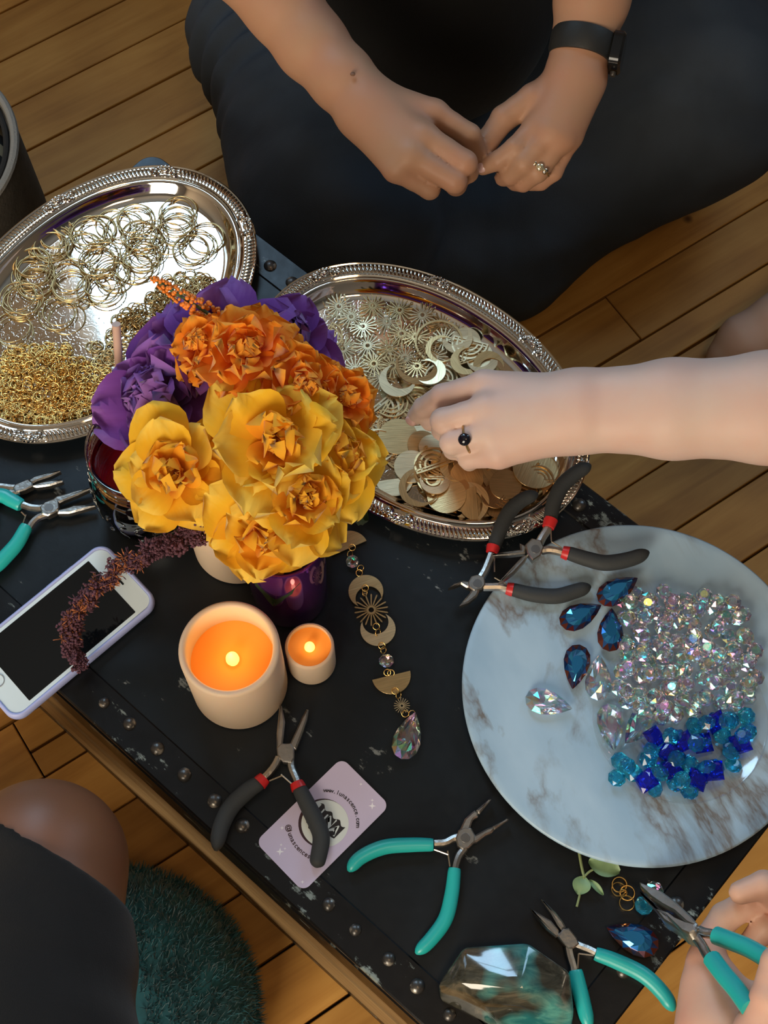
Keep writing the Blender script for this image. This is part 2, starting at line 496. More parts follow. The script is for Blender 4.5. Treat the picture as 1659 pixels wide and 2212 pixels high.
def rivet(u, v):
    p = Vector((u, v, T))
    w_ = TM @ p
    for (cx_, cy_, ro_) in ((-0.2391, 0.6720, 0.837), (0.0293, 0.5766, -0.6838)):     # none under the trays: they lie flat
        d_ = Vector((w_.x - cx_, w_.y - cy_, 0)); d_.rotate(Euler((0, 0, -ro_)))
        if (d_.x / 0.135) ** 2 + (d_.y / 0.092) ** 2 < 1: return
    if Vector((w_.x - 0.1925, w_.y - 0.3270)).length < 0.122: return
    k_ = Vector((w_.x + 0.047, w_.y - 0.2285))
    if abs(k_.x * 0.712 + k_.y * 0.702) < 0.052 and abs(k_.x * 0.702 - k_.y * 0.712) < 0.033 or w_.x < -0.232 and w_.y < 0.45: return
    put('rivet', rv, M_rivet, trunk, Matrix.Translation(p) @ Matrix.Rotation(rr_.uniform(0, 6), 4, 'Z') @ Matrix.Scale(rr_.uniform(0.72, 0.95), 4))
k = 0
u = -hx + 0.045
while u < hx - 0.03:
    for s in (-1, 1):
        if not (s > 0 and k % 1): rivet(u + rr_.uniform(-0.002, 0.002), s * (hy - 0.0175) + rr_.uniform(-0.0008, 0.0008))
    u += 0.0288; k += 1
for s in (-1, 1):
    v = -hy + 0.06
    while v < hy - 0.05:
        rivet(s * (hx - 0.0175), v); v += 0.062

# ------------------------------------------------------------------ silver trays
def silver(name, emboss):
    m, nt, b = nodes_of(name)
    setp(b, color=(0.74, 0.72, 0.68), metal=1.0, rough=0.11)
    tc = N(nt, 'ShaderNodeTexCoord')
    n1 = N(nt, 'ShaderNodeTexNoise', Scale=34.0, Detail=3.0)
    nt.links.new(tc.outputs['Object'], n1.inputs['Vector'])
    rr = N(nt, 'ShaderNodeMapRange'); rr.inputs['To Min'].default_value = 0.03; rr.inputs['To Max'].default_value = 0.09
    nt.links.new(n1.outputs['Fac'], rr.inputs['Value']); nt.links.new(rr.outputs[0], b.inputs['Roughness'])
    if emboss:
        w = N(nt, 'ShaderNodeTexWave', Scale=42.0, Distortion=22.0, Detail=2.0); w.wave_type = 'RINGS'; w.inputs['Detail Scale'].default_value = 2.2
        nt.links.new(tc.outputs['Object'], w.inputs['Vector'])
        rp = ramp(nt, [(0.42, (0, 0, 0)), (0.62, (1, 1, 1))], w.outputs['Fac'])
        bp = N(nt, 'ShaderNodeBump', Strength=0.09, Distance=0.0004)
        nt.links.new(rp.outputs[0], bp.inputs['Height']); nt.links.new(bp.outputs[0], b.inputs['Normal'])
    return m
M_silver = silver('silver_plate', False); M_silver_em = silver('silver_plate_embossed', True)
TA_, TB_, TE_ = 0.1527, 0.1076, 2.07
def oval(t, off):
    a, b = TA_ + off, TB_ + off
    c, s = math.cos(t), math.sin(t)
    r = (abs(c / a) ** TE_ + abs(s / b) ** TE_) ** (-1 / TE_)
    return Vector((r * c, r * s))
def oval_pts(off, n):
    """points at equal arc length"""
    P = [oval(2 * math.pi * k / 2000, off) for k in range(2001)]
    d = [0]
    for i in range(2000): d.append(d[-1] + (P[i + 1] - P[i]).length)
    out = []; j = 0
    for k in range(n):
        s = d[-1] * k / n
        while d[j + 1] < s: j += 1
        f = (s - d[j]) / (d[j + 1] - d[j])
        out.append((P[j].lerp(P[j + 1], f), (P[j + 1] - P[j]).normalized()))
    return out
def make_tray(label, loc, rot):
    t = thing('serving_tray', label, 'tray', loc, rot, 'oval silver trays')
    NN = 160
    prof = [(-0.0135, 0.0132), (-0.0150, 0.0146), (-0.0165, 0.0142), (-0.0185, 0.0112), (-0.0215, 0.0070), (-0.0250, 0.0036), (-0.0285, 0.0021), (-0.0300, 0.0020)]
    body = MB()
    rows = []
    for (o, z) in prof:
        rows.append([Vector((*oval(2 * math.pi * k / NN, o), z)) for k in range(NN)])
    under = [(-0.0300, 0.0), (-0.0240, 0.0016), (-0.0180, 0.0080), (-0.0145, 0.0120), (-0.001, 0.0118), (0.0000, 0.0130), (-0.0012, 0.0142), (-0.0110, 0.0142), (-0.0135, 0.0132)]
    vs = [v for r in rows for v in r]; fs = []
    for i in range(len(rows) - 1):
        for k in range(NN):
            k2 = (k + 1) % NN
            fs.append((i * NN + k, i * NN + k2, (i + 1) * NN + k2, (i + 1) * NN + k))
    body.add(vs, [f[::-1] for f in fs])
    rows2 = [[Vector((*oval(2 * math.pi * k / NN, o), z)) for k in range(NN)] for (o, z) in under]
    vs = [v for r in rows2 for v in r]; fs = []
    for i in range(len(rows2) - 1):
        for k in range(NN):
            k2 = (k + 1) % NN
            fs.append((i * NN + k, i * NN + k2, (i + 1) * NN + k2, (i + 1) * NN + k))
    body.add(vs, [f[::-1] for f in fs])
    body.part('pan', M_silver, t, angle=1.2)
    fl = MB()
    fl.add([Vector((*oval(2 * math.pi * k / NN, -0.0298), z)) for z in (0.0004, 0.0020) for k in range(NN)],
           [tuple(range(NN))[::-1], tuple(range(NN, 2 * NN))])
    fl.part('engraved_centre', M_silver_em, t, smooth=False)
    # rope border: slanted gadroons all round, with a plain bead inside
    g = MB()
    pts = oval_pts(-0.0060, 232)
    carts = [16, 45, 74, 103, 132, 161, 190, 219]
    for i, (p, d) in enumerate(pts):
        if any(abs(((i - c + 116) % 232) - 116) <= 3 for c in carts): continue
        nrm = Vector((d.y, -d.x))
        ax = (nrm * 0.9 + d * 0.45).normalized()
        M = Matrix(((ax.x, -ax.y, 0, 0), (ax.y, ax.x, 0, 0), (0, 0, 1, 0), (0, 0, 0, 1)))
        g.ball((p.x, p.y, 0.0143), 1.0, 6, 4, (0.0054, 0.00135, 0.0022), M)
    o = g.part('gadroon_border', M_silver, t); o['kind'] = 'stuff'
    for (off, z, r) in ((-0.0004, 0.0138, 0.0011), (-0.0128, 0.0140, 0.0013)):
        bd = MB()
        bd.tube([Vector((*oval(2 * math.pi * k / 120, off), z)) for k in range(121)], r, 6, caps=False).part('rim_bead', M_silver, t)
    for c in carts:
        p, d = pts[c]
        nrm = Vector((d.y, -d.x))
        M = Matrix(((d.x, nrm.x, 0, 0), (d.y, nrm.y, 0, 0), (0, 0, 1, 0), (0, 0, 0, 1)))
        q = MB()
        q.ball((0, 0, 0), 1, 10, 6, (0.0055, 0.0032, 0.0042))
        for a in range(9):
            an = math.pi * (a - 4) / 8
            q.ball((0.0085 * math.sin(an), -0.002 + 0.0065 * math.cos(an), 0), 1, 7, 5, (0.0022, 0.0022, 0.0030))
        for sx in (-1, 1):
            q.torus(0.0032, 0.0011, 12, 5, Matrix.Translation((sx * 0.0085, -0.002, 0.0006)))
            q.ball((sx * 0.0125, 0.000, 0), 1, 7, 5, (0.0034, 0.0022, 0.0026))
        q.part('shell_ornament', M_silver, t, m=Matrix.Translation((p.x, p.y, 0.0140)) @ M)
    return t
TRA = make_tray('oval silver tray holding gold hoops and jump rings', (-0.2391, 0.6720, T + 0.0002), -2.3046 + math.pi)
TRB = make_tray('oval silver tray holding brass sun and moon charms under the reaching hand', (0.0293, 0.5766, T + 0.0002), -0.6838)
TZ = T + 0.0024                                   # top of a tray's flat centre

# ------------------------------------------------------------------ marble-pattern plate
def marble(name):
    m, nt, b = nodes_of(name)
    tc = N(nt, 'ShaderNodeTexCoord')
    mp = N(nt, 'ShaderNodeMapping'); mp.vector_type = 'TEXTURE'; mp.inputs['Rotation'].default_value = (0, 0, 0.42); mp.inputs['Scale'].default_value = (1.0, 2.2, 1.0)
    nt.links.new(tc.outputs['Object'], mp.inputs['Vector'])
    nd = N(nt, 'ShaderNodeTexNoise', Scale=11.0, Detail=6.0, Roughness=0.62)
    nt.links.new(mp.outputs[0], nd.inputs['Vector'])
    n2 = N(nt, 'ShaderNodeTexNoise', Scale=8.5, Detail=7.0, Roughness=0.6, Distortion=0.7)
    nt.links.new(mp.outputs[0], n2.inputs['Vector'])
    sub = N(nt, 'ShaderNodeMath', operation='SUBTRACT'); sub.inputs[1].default_value = 0.5
    nt.links.new(n2.outputs['Fac'], sub.inputs[0])
    ab = N(nt, 'ShaderNodeMath', operation='ABSOLUTE'); nt.links.new(sub.outputs[0], ab.inputs[0])
    vein = ramp(nt, [(0.0, (1, 1, 1)), (0.012, (0.62, 0.62, 0.62)), (0.045, (0, 0, 0))], ab.outputs[0])
    msk = ramp(nt, [(0.42, (0, 0, 0)), (0.56, (1, 1, 1))], nd.outputs['Fac'])
    mul = N(nt, 'ShaderNodeMath', operation='MULTIPLY')
    nt.links.new(vein.outputs[0], mul.inputs[0]); nt.links.new(msk.outputs[0], mul.inputs[1])
    n3 = N(nt, 'ShaderNodeTexNoise', Scale=26.0, Detail=5.0)
    nt.links.new(mp.outputs[0], n3.inputs['Vector'])
    base = ramp(nt, [(0.35, (0.30, 0.455, 0.60)), (0.65, (0.39, 0.55, 0.69))], n3.outputs['Fac'])
    mx = N(nt, 'ShaderNodeMix', data_type='RGBA')
    nt.links.new(mul.outputs[0], mx.inputs['Factor']); nt.links.new(base.outputs[0], mx.inputs['A'])
    vc = ramp(nt, [(0.4, (0.13, 0.105, 0.085)), (0.6, (0.20, 0.20, 0.20))], n3.outputs['Fac'])
    nt.links.new(vc.outputs[0], mx.inputs['B'])
    nt.links.new(mx.outputs['Result'], b.inputs['Base Color'])
    setp(b, rough=0.38)
    return m
M_marble = marble('marble_print')
PC = Vector((0.1925, 0.3270, T)); PR = 0.1344
PZ = T + 0.0120                                    # top face of the plate
MB().lathe([(0.092, 0.0), (0.096, 0.0002), (0.120, 0.0045), (PR - 0.0012, 0.0086), (PR, 0.0098), (PR - 0.0004, 0.0116), (PR - 0.0018, 0.0122), (PR - 0.006, 0.0120), (0.0001, 0.0120)], 128
    ).part('charger_plate', M_marble, None, m=Matrix.Translation(PC), angle=1.0)
tag(bpy.data.objects['charger_plate'], 'large round grey-white marble patterned plate holding crystal beads', 'plate')

# ------------------------------------------------------------------ flameless candles
def wax_mat(name, color):
    m, nt, b = nodes_of(name)
    setp(b, color=color, rough=0.55, sss=0.25, **{'Subsurface Scale': 0.006})
    b.inputs['Subsurface Radius'].default_value = (1.0, 0.55, 0.25)
    tr = N(nt, 'ShaderNodeBsdfTranslucent'); tr.inputs[0].default_value = (1.0, 0.56, 0.22, 1)
    mx = N(nt, 'ShaderNodeMixShader'); mx.inputs[0].default_value = 0.10
    nt.links.new(b.outputs[0], mx.inputs[1]); nt.links.new(tr.outputs[0], mx.inputs[2])
    nt.links.new(mx.outputs[0], nt.nodes['Material Output'].inputs[0])
    return m
M_wax = wax_mat('cream_wax', (0.64, 0.50, 0.36))
M_waxin = simple('inner_wax', (0.95, 0.36, 0.05), 0.6)  # orange glow of the bulb is put into this wax colour
m, nt, b = nodes_of('lit_bulb'); setp(b, color=(1.0, 0.75, 0.3), rough=0.4, em=(1.0, 0.58, 0.12), ems=2.2); M_bulb = m
def candle(name, label, base, r, h, depth, power, wall=0.005, bulb_h=0.016, bulb_r=0.0055, lit=True):
    t = thing(name, label, 'candle', base, 0, 'flameless candles')
    o = MB().lathe([(r - 0.002, 0.0), (r - 0.0004, 0.0012), (r, 0.003), (r, h - 0.003), (r - 0.0008, h - 0.0008), (r - 0.0022, h), (r - wall + 0.0010, h - 0.0006), (r - wall, h - 0.0025), (r - wall, h - depth - 0.002)], 64)
    o.f = o.f[:-1]; o.fm = o.fm[:-1]
    o.part('wax_shell', M_wax, t, angle=1.2)
    MB().lathe([(r - wall + 0.0008, h - depth), (r * 0.5, h - depth - 0.001), (0.0001, h - depth - 0.0012)], 48).part('inner_wax', M_waxin, t)
    zb = h - depth - 0.001
    MB().lathe([(bulb_r * 0.75, zb - 0.001), (bulb_r, zb + bulb_h * 0.25), (bulb_r * 0.92, zb + bulb_h * 0.5), (bulb_r * 0.55, zb + bulb_h * 0.8), (0.0002, zb + bulb_h)], 20).part('flame_bulb', M_bulb, t)
    if lit:
        l = bpy.data.lights.new('candle_glow', 'POINT'); l.energy = power; l.color = (1.0, 0.50, 0.12); l.shadow_soft_size = 0.004
        lo = bpy.data.objects.new('candle_glow', l); COL.objects.link(lo)
        lo.location = Vector(base) + Vector((0, 0, zb + bulb_h + 0.008))
    return t
candle('pillar_candle', 'wide cream flameless pillar candle glowing orange inside, beside the long nose pliers', at(519, 1477, T), 0.0365, 0.088, 0.030, 0.030, 0.0055, 0.017, 0.0050)
candle('votive_candle', 'small cream flameless votive candle glowing orange, right of the wide candle', at(674, 1431, T), 0.0185, 0.042, 0.006, 0.0055, 0.0022, 0.010, 0.0040)
candle('pillar_candle', 'cream pillar candle half hidden under the yellow flowers behind the wide candle', at(517, 1172, T), 0.0360, 0.085, 0.030, 0.02)
candle('votive_candle', 'small glowing votive candle peeking out behind the purple vase', at(657, 1196, T), 0.0175, 0.040, 0.006, 0.0055, 0.0022, 0.010, 0.0040)

# ------------------------------------------------------------------ purple vase
m, nt, b = nodes_of('purple_mirror_glass'); setp(b, color=(0.20, 0.045, 0.34), metal=0.85, rough=0.07); M_vase = m
VB = at(628, 1282, T); VH = 0.118
vase = thing('vase', 'shiny purple mirrored glass vase holding the artificial flowers', 'vase', VB)
MB().lathe([(0.0270, 0.0), (0.0285, 0.001), (0.0292, 0.004), (0.0300, 0.05), (0.0310, VH - 0.002), (0.0306, VH), (0.0292, VH - 0.0005), (0.0285, 0.05), (0.0275, 0.006), (0.0001, 0.005)], 56).part('body', M_vase, vase, angle=1.0)
MB().torus(0.0308, 0.0012, 48, 6, Matrix.Translation((0, 0, VH - 0.001))).part('lip', M_vase, vase)
VTOP = VB + Vector((0, 0, VH))

# ------------------------------------------------------------------ glass jar with a red drink and a straw
def glass_mat(name, color=(1, 1, 1), mix=0.22, rough=0.02, top=1.0):
    m, nt, b = nodes_of(name)
    nt.nodes.remove(b)
    tr = N(nt, 'ShaderNodeBsdfTransparent'); tr.inputs[0].default_value = tuple(color) + (1,)
    gl = N(nt, 'ShaderNodeBsdfGlossy'); gl.inputs['Roughness'].default_value = rough; gl.inputs[0].default_value = (1, 1, 1, 1)
    fr = N(nt, 'ShaderNodeFresnel'); fr.inputs[0].default_value = 1.5
    ad = N(nt, 'ShaderNodeMath', operation='MULTIPLY_ADD'); ad.inputs[1].default_value = 1.0; ad.inputs[2].default_value = mix * 0.25
    nt.links.new(fr.outputs[0], ad.inputs[0])
    mn = N(nt, 'ShaderNodeMath', operation='MINIMUM'); mn.inputs[1].default_value = top; nt.links.new(ad.outputs[0], mn.inputs[0])
    mx = N(nt, 'ShaderNodeMixShader')
    nt.links.new(mn.outputs[0], mx.inputs[0]); nt.links.new(tr.outputs[0], mx.inputs[1]); nt.links.new(gl.outputs[0], mx.inputs[2])
    nt.links.new(mx.outputs[0], nt.nodes['Material Output'].inputs[0])
    return m
M_glass = glass_mat('clear_glass', (0.93, 0.95, 0.95))
JB = at(344, 1086, T)
jar = thing('glass_jar', 'clear threaded glass jar of dark red drink behind the flowers', 'jar', JB)
jp = [(0.030, 0.0), (0.036, 0.0015), (0.0425, 0.008), (0.0455, 0.018), (0.0465, 0.035), (0.0462, 0.060), (0.0450, 0.068), (0.0425, 0.074), (0.0402, 0.078)]
for k in range(3):
    z = 0.081 + k * 0.0065
    jp += [(0.0402, z), (0.0416, z + 0.0012), (0.0416, z + 0.0028), (0.0402, z + 0.0040)]
jp += [(0.0403, 0.1015), (0.0412, 0.1032), (0.0405, 0.1050), (0.0385, 0.1050), (0.0377, 0.1030), (0.0377, 0.079), (0.0425, 0.067), (0.0437, 0.058), (0.0438, 0.030), (0.0425, 0.015), (0.036, 0.006), (0.0001, 0.005)]
MB().lathe(jp, 72).part('glass', M_glass, jar, angle=1.2)
m, nt, b = nodes_of('red_drink'); setp(b, color=(0.42, 0.006, 0.016), rough=0.05, trans=0.75, ior=1.33); M_drink = m
MB().lathe([(0.0001, 0.0056), (0.0350, 0.0066), (0.0418, 0.0155), (0.0431, 0.030), (0.0430, 0.058), (0.0420, 0.0655), (0.0001, 0.0655)], 56).part('drink', M_drink, jar, angle=1.0)
sh = MB()
for k in range(22):                               # moulded leaf relief around the belly
    a = 2 * math.pi * k / 22
    for j in range(3):
        z = 0.030 + j * 0.011 + (k % 2) * 0.005
        M = Matrix.Rotation(a, 4, 'Z') @ Matrix.Translation((0.0464, 0, z)) @ Matrix.Rotation(0.7 if (k + j) % 2 else -0.7, 4, 'X')
        sh.ball(M.translation, 1, 6, 4, (0.0009, 0.0022, 0.0055), M.to_3x3().to_4x4())
sh.part('moulded_relief', M_glass, jar)
M_straw = simple('straw_plastic', (0.62, 0.42, 0.34), 0.35, trans=0.15)
sa = at(262, 862, T + 0.09); sb = at(251, 700, T + 0.158)
st = MB(); d_ = (sb - sa)
st.tube([sa - d_ * 0.9, sa, sb], 0.0032, 14, caps=False).tube([sb, sa, sa - d_ * 0.9], 0.0028, 14, caps=False)
st.tube([sb - d_ * 0.004, sb], 0.0032, 14)
st.solo('drinking_straw', M_straw, 'pale pink drinking straw standing in the jar of red drink', 'straw', loc=sa - d_ * 0.9)

# ------------------------------------------------------------------ phone in a lavender case
M_case = simple('lavender_silicone', (0.38, 0.44, 0.78), 0.42)
M_bezel = simple('white_glass', (0.62, 0.74, 0.80), 0.12)
M_screen = simple('dark_screen', (0.004, 0.005, 0.006), 0.06)
M_btn = simple('home_button_ring', (0.55, 0.58, 0.60), 0.25, metal=0.8)
pz = T + 0.0100
pe1, pe2 = at(199.6, 1183, pz), at(0, 1345, pz)          # top-left long edge
pdir = (pe1 - pe2).normalized(); pside = Vector((pdir.y, -pdir.x, 0))
ps = at(280, 1229, pz)                                    # on the top short edge
PW, PL = 0.0712, 0.1425
pc = pe1 + pside * (PW / 2)
pc = pc + pdir * ((ps - pc).dot(pdir)) - pdir * (PL / 2)
PM = Matrix(((pside.x, pdir.x, 0, pc.x), (pside.y, pdir.y, 0, pc.y), (0, 0, 1, T), (0, 0, 0, 1)))
phone = thing('phone', 'white phone with a black screen in a pale lavender case', 'phone', mat4=PM)
c = MB()
prs = [(0.0030, 0.0), (0.0008, 0.0012), (0.0, 0.0035), (0.0, 0.0075), (0.0008, 0.0096), (0.0020, 0.0102), (0.0030, 0.0098), (0.0032, 0.0085)]
L_ = [[(x, y, z) for (x, y) in rrect(PW - 2 * i, PL - 2 * i, 0.0115 - i * 0.8)] for (i, z) in prs]
nn = len(L_[0]); fs = [tuple(range(nn))[::-1]]
for i in range(len(L_) - 1):
    for k in range(nn): fs.append((i * nn + k, i * nn + (k + 1) % nn, (i + 1) * nn + (k + 1) % nn, (i + 1) * nn + k))
c.add([v for l in L_ for v in l], fs).part('case', M_case, phone, angle=1.2)
MB().prism(rrect(PW - 0.0060, PL - 0.0060, 0.0090), 0.0012, 0.0092, 0.0005).part('body', M_bezel, phone)
MB().prism(rrect(0.0585, 0.1040, 0.0006, 2), 0.0088, 0.00932, 0.0).part('screen', M_screen, phone)
MB().torus(0.0052, 0.0005, 28, 6, Matrix.Translation((0, -0.0600, 0.0093))).part('home_button', M_btn, phone)
MB().prism(rrect(0.0105, 0.0016, 0.0008, 4), 0.0088, 0.0094).part('earpiece', M_screen, phone, m=Matrix.Translation((0, 0.0595, 0)))
for (y_, l_) in ((0.035, 0.010), (0.020, 0.010)):
    MB().cham(-PW / 2 - 0.0008, -PW / 2 + 0.001, y_ - l_ / 2, y_ + l_ / 2, 0.0045, 0.0068, 0.0004).part('side_button', M_case, phone)

# ------------------------------------------------------------------ business card
M_card = simple('lilac_card', (0.56, 0.50, 0.68), 0.45, var=0.03, vscale=8)
M_ink = simple('black_ink', (0.012, 0.008, 0.010), 0.5)
M_maroon = simple('maroon_ink', (0.035, 0.010, 0.016), 0.5)
M_cream = simple('moon_print', (0.66, 0.72, 0.70), 0.45)
M_star = simple('star_print', (0.85, 0.85, 0.92), 0.45)
KA = 0.7784; kc = Vector((-0.0470, 0.2285, T + 0.0001))
cu = Vector((math.cos(KA), math.sin(KA), 0)); cr = Vector((cu.y, -cu.x, 0))
CM = Matrix(((cr.x, cu.x, 0, kc.x), (cr.y, cu.y, 0, kc.y), (0, 0, 1, kc.z), (0, 0, 0, 1)))
card = thing('business_card', 'lilac business card with a round moon logo under the grey-handled pliers', 'card', mat4=CM)
MB().prism(rrect(0.0510, 0.0890, 0.0065), 0.0, 0.0005).part('card_stock', M_card, card, smooth=False)
def circ(r, n=48, cx=0, cy=0): return [(cx + r * math.cos(2 * math.pi * k / n), cy + r * math.sin(2 * math.pi * k / n)) for k in range(n)]
lg = Vector((0.0010, 0.0012))
MB().prism(circ(0.0182, 48, lg.x - 0.0012, lg.y - 0.0009), 0.0004, 0.00056).part('dark_crescent_print', M_maroon, card, smooth=False)
MB().prism(circ(0.0175, 48, lg.x, lg.y), 0.0005, 0.00062).part('moon_print', M_cream, card, smooth=False)
def text_mesh(s, size):
    cv = bpy.data.curves.new('lettering', 'FONT'); cv.body = s; cv.size = size; cv.align_x = 'CENTER'; cv.extrude = 0.0
    cv.offset = size * 0.012; cv.resolution_u = 3
    o = bpy.data.objects.new('lettering', cv)
    COL.objects.link(o)
    dg = bpy.context.evaluated_depsgraph_get()
    me = bpy.data.meshes.new_from_object(o.evaluated_get(dg))
    bpy.data.objects.remove(o); bpy.data.curves.remove(cv)
    return me
def arc_text(s, R, a0, a1, size, inward, mat, cx, cy):
    allv = []; allf = []
    for i, ch in enumerate(s):
        me = text_mesh(ch, size)
        a = math.radians(a0 + (a1 - a0) * (i + 0.5) / len(s))
        rot = a + (math.pi / 2 if inward else -math.pi / 2)
        M = Matrix.Translation((cx + R * math.cos(a), cy + R * math.sin(a), 0.00075)) @ Matrix.Rotation(rot, 4, 'Z')
        o = len(allv)
        allv += [tuple(M @ v.co) for v in me.vertices]; allf += [tuple(k + o for k in p.vertices) for p in me.polygons]
        bpy.data.meshes.remove(me)
    me = bpy.data.meshes.new('lettering'); me.from_pydata(allv, [], allf)
    return put('lettering', me, mat, card)
arc_text('www.lunascence.com', 0.0232, 138, 38, 0.0046, False, M_ink, lg.x, lg.y)
arc_text('@lunascencesh', 0.0300, 232, 296, 0.0050, True, M_maroon, lg.x, lg.y + 0.002)
# the wavy lettering block of the logo: dark blocks with pale letter strokes
def wave_word(s, size, y, sx, sy, mat, z):
    me = text_mesh(s, size)
    for v in me.vertices:
        x, yy = v.co.x, v.co.y
        v.co = Vector((x * sx + 0.0009 * math.sin(yy * 900), y + yy * sy + 0.0011 * math.sin(x * 420), z))
    return put('logo_lettering', me, mat, card)
bk = []
for k in range(25): bk.append((-0.0128 + 0.0256 * k / 24, 0.0082 + 0.0012 * math.sin(k * 0.8)))
for k in range(25): bk.append((0.0128 - 0.0256 * k / 24, -0.0030 - 0.0010 * math.sin(k * 0.5)))
MB().prism([(p[0] + lg.x, p[1] + lg.y) for p in bk], 0.0006, 0.00070).part('logo_block', M_ink, card, smooth=False)
wave_word('LUNA', 0.0105, lg.y - 0.0014, 0.92, 1.15, M_cream, 0.00078)
wave_word('SCENCE', 0.0064, lg.y - 0.0102, 0.88, 1.25, M_ink, 0.00078)
def star(cx, cy, r):
    pl = []
    for k in range(8):
        rr = r if k % 2 == 0 else r * 0.32
        pl.append((cx + rr * math.cos(math.pi * k / 4 + 0.75), cy + rr * math.sin(math.pi * k / 4 + 0.75)))
    return pl
for (sx_, sy_, r_) in ((-0.0075, -0.0365, 0.0030), (-0.0105, -0.0325, 0.0012), (-0.0065, -0.0325, 0.0011), (0.0165, 0.0350, 0.0028), (0.0135, 0.0380, 0.0013), (-0.0190, -0.0235, 0.0016), (0.0200, -0.0400, 0.0014), (-0.0010, 0.0405, 0.0012)):
    MB().prism(star(sx_, sy_, r_), 0.0004, 0.00062).part('star_print', M_star, card, smooth=False)

# ------------------------------------------------------------------ pliers
M_steel = simple('brushed_steel', (0.42, 0.40, 0.37), 0.32, metal=1.0, var=0.18, vscale=60, bump=0.15, bscale=300)
M_blade = simple('dark_steel', (0.25, 0.24, 0.23), 0.35, metal=1.0, var=0.2, vscale=50)
M_teal = simple('teal_vinyl', (0.018, 0.42, 0.40), 0.33, bump=0.05, bscale=120)
M_grey = simple('charcoal_foam', (0.028, 0.032, 0.034), 0.72, bump=0.12, bscale=500)
M_red = simple('red_collar', (0.55, 0.018, 0.020), 0.35)
M_wire = simple('spring_wire', (0.62, 0.56, 0.46), 0.25, metal=1.0)
def px3(p, z):
    return at(p[0], p[1], p[2] if len(p) > 2 else z)
def pliers(label, z, pivot, jaws, shanks, grips, grip_mat, grip_r, springs=(), collars=(), pin=None, th=0.0075, steps=(), group='jewellery pliers', shank_r=0.0030, tilt=None):
    """all outlines are photo points dropped onto the height z; z is the mid plane of the tool"""
    base = at(pin[0], pin[1], z) if pin else px3(pivot[0], z)
    t = thing('pliers', label, 'pliers', base - Vector((0, 0, th / 2)), 0, group)
    def poly(pts, zz=z): return [tuple(at(p[0], p[1], zz).xy) for p in pts]
    dz = (lambda P: 0) if tilt is None else tilt
    def slab(pts, z0, z1, bev):
        mb = MB().prism(poly(pts), z0, z1, bev)
        if tilt: mb.v = [(v[0], v[1], v[2] + tilt(v)) for v in mb.v]
        return mb
    slab(pivot, z - th / 2, z + th / 2, 0.0009).part('joint', M_steel, t, world=True)
    for j in jaws:
        slab(j, z - th * 0.42, z + th * 0.42, 0.0012).part('jaw', M_steel, t, world=True)
    for j in steps:
        slab(j, z - th * 0.45, z + th * 0.47, 0.0006).part('jaw_step', M_blade, t, world=True)
    for s in shanks:
        pts = [px3(p, z) for p in s]
        pts = [Vector(p) for p in catmull([tuple(p) for p in pts], 5)]
        if tilt: pts = [p + Vector((0, 0, tilt(p))) for p in pts]
        MB().tube(pts, shank_r, 8, flat=0.9).part('handle_shank', M_steel, t, world=True)
    for gi, g in enumerate(grips):
        pts = [Vector(p) for p in catmull([tuple(px3(p, z)) for p in g], 8)]
        if tilt: pts = [p + Vector((0, 0, tilt(p))) for p in pts]
        n = len(pts); R = []
        for k in range(n):
            u_ = k / (n - 1)
            r = grip_r * (0.90 + 0.16 * math.sin(math.pi * min(1, u_ * 1.05)) ** 0.8)
            e = (1 - u_) * n
            if e < 5: r *= math.sqrt(max(0.05, 1 - (1 - e / 5) ** 2))
            if k == 0: r *= 0.93
            R.append(r)
        MB().tube(pts, R, 14, flat=0.92).part('grip', grip_mat, t, world=True, angle=1.0)
        if collars:
            c0, c1 = collars[gi]
            a_, b_ = px3(c0, z), px3(c1, z)
            if tilt: a_, b_ = a_ + Vector((0, 0, tilt(a_))), b_ + Vector((0, 0, tilt(b_)))
            MB().tube([a_, a_.lerp(b_, 0.5), b_], [grip_r * 0.80, grip_r * 0.9, grip_r * 0.96], 14).part('collar', M_red, t, world=True)
    for s in springs:
        pts = [px3(p, z + 0.001) for p in s]
        if tilt: pts = [p + Vector((0, 0, tilt(p))) for p in pts]
        MB().tube(pts, 0.0006, 6).part('spring', M_wire, t, world=True)
    if pin:
        p = at(pin[0], pin[1], z)
        q = MB().lathe([(0.0036, 0), (0.0035, 0.0003), (0.0034, 0.00035), (0.0001, 0.00035)], 20, Matrix.Translation((p.x, p.y, z + th / 2 - 0.0001 + (tilt(p) if tilt else 0))))
        q.part('rivet', M_blade, t, world=True, angle=0.3)
    return t
zp = T + 0.0062
# grey handled long nose pliers lying over the card
pliers('grey-handled needle nose pliers lying across the lilac card', T + 0.0068,
       [(598, 1618), (606, 1609), (628, 1607), (636, 1618), (636, 1640), (630, 1650), (612, 1648), (600, 1634)],
       [[(598, 1618), (598, 1585), (604, 1525), (609, 1526), (616, 1560), (613, 1590), (611, 1612)], [(626, 1610), (640, 1580), (652, 1552), (662, 1534), (667, 1535), (664, 1555), (650, 1595), (640, 1620), (630, 1620)]],
       [[(602, 1636), (594, 1652), (582, 1668), (566, 1684)], [(628, 1640), (630, 1660), (640, 1684), (644, 1700)]],
       [[(562, 1690), (535, 1708), (500, 1742), (478, 1785), (466, 1838)], [(646, 1702), (664, 1738), (684, 1778), (694, 1810), (688, 1850), (682, 1874)]],
       M_grey, 0.0062, [[(582, 1687), (611, 1675)], [(607, 1673), (632, 1695)]], [((572, 1680), (560, 1692)), ((640, 1690), (646, 1704))])
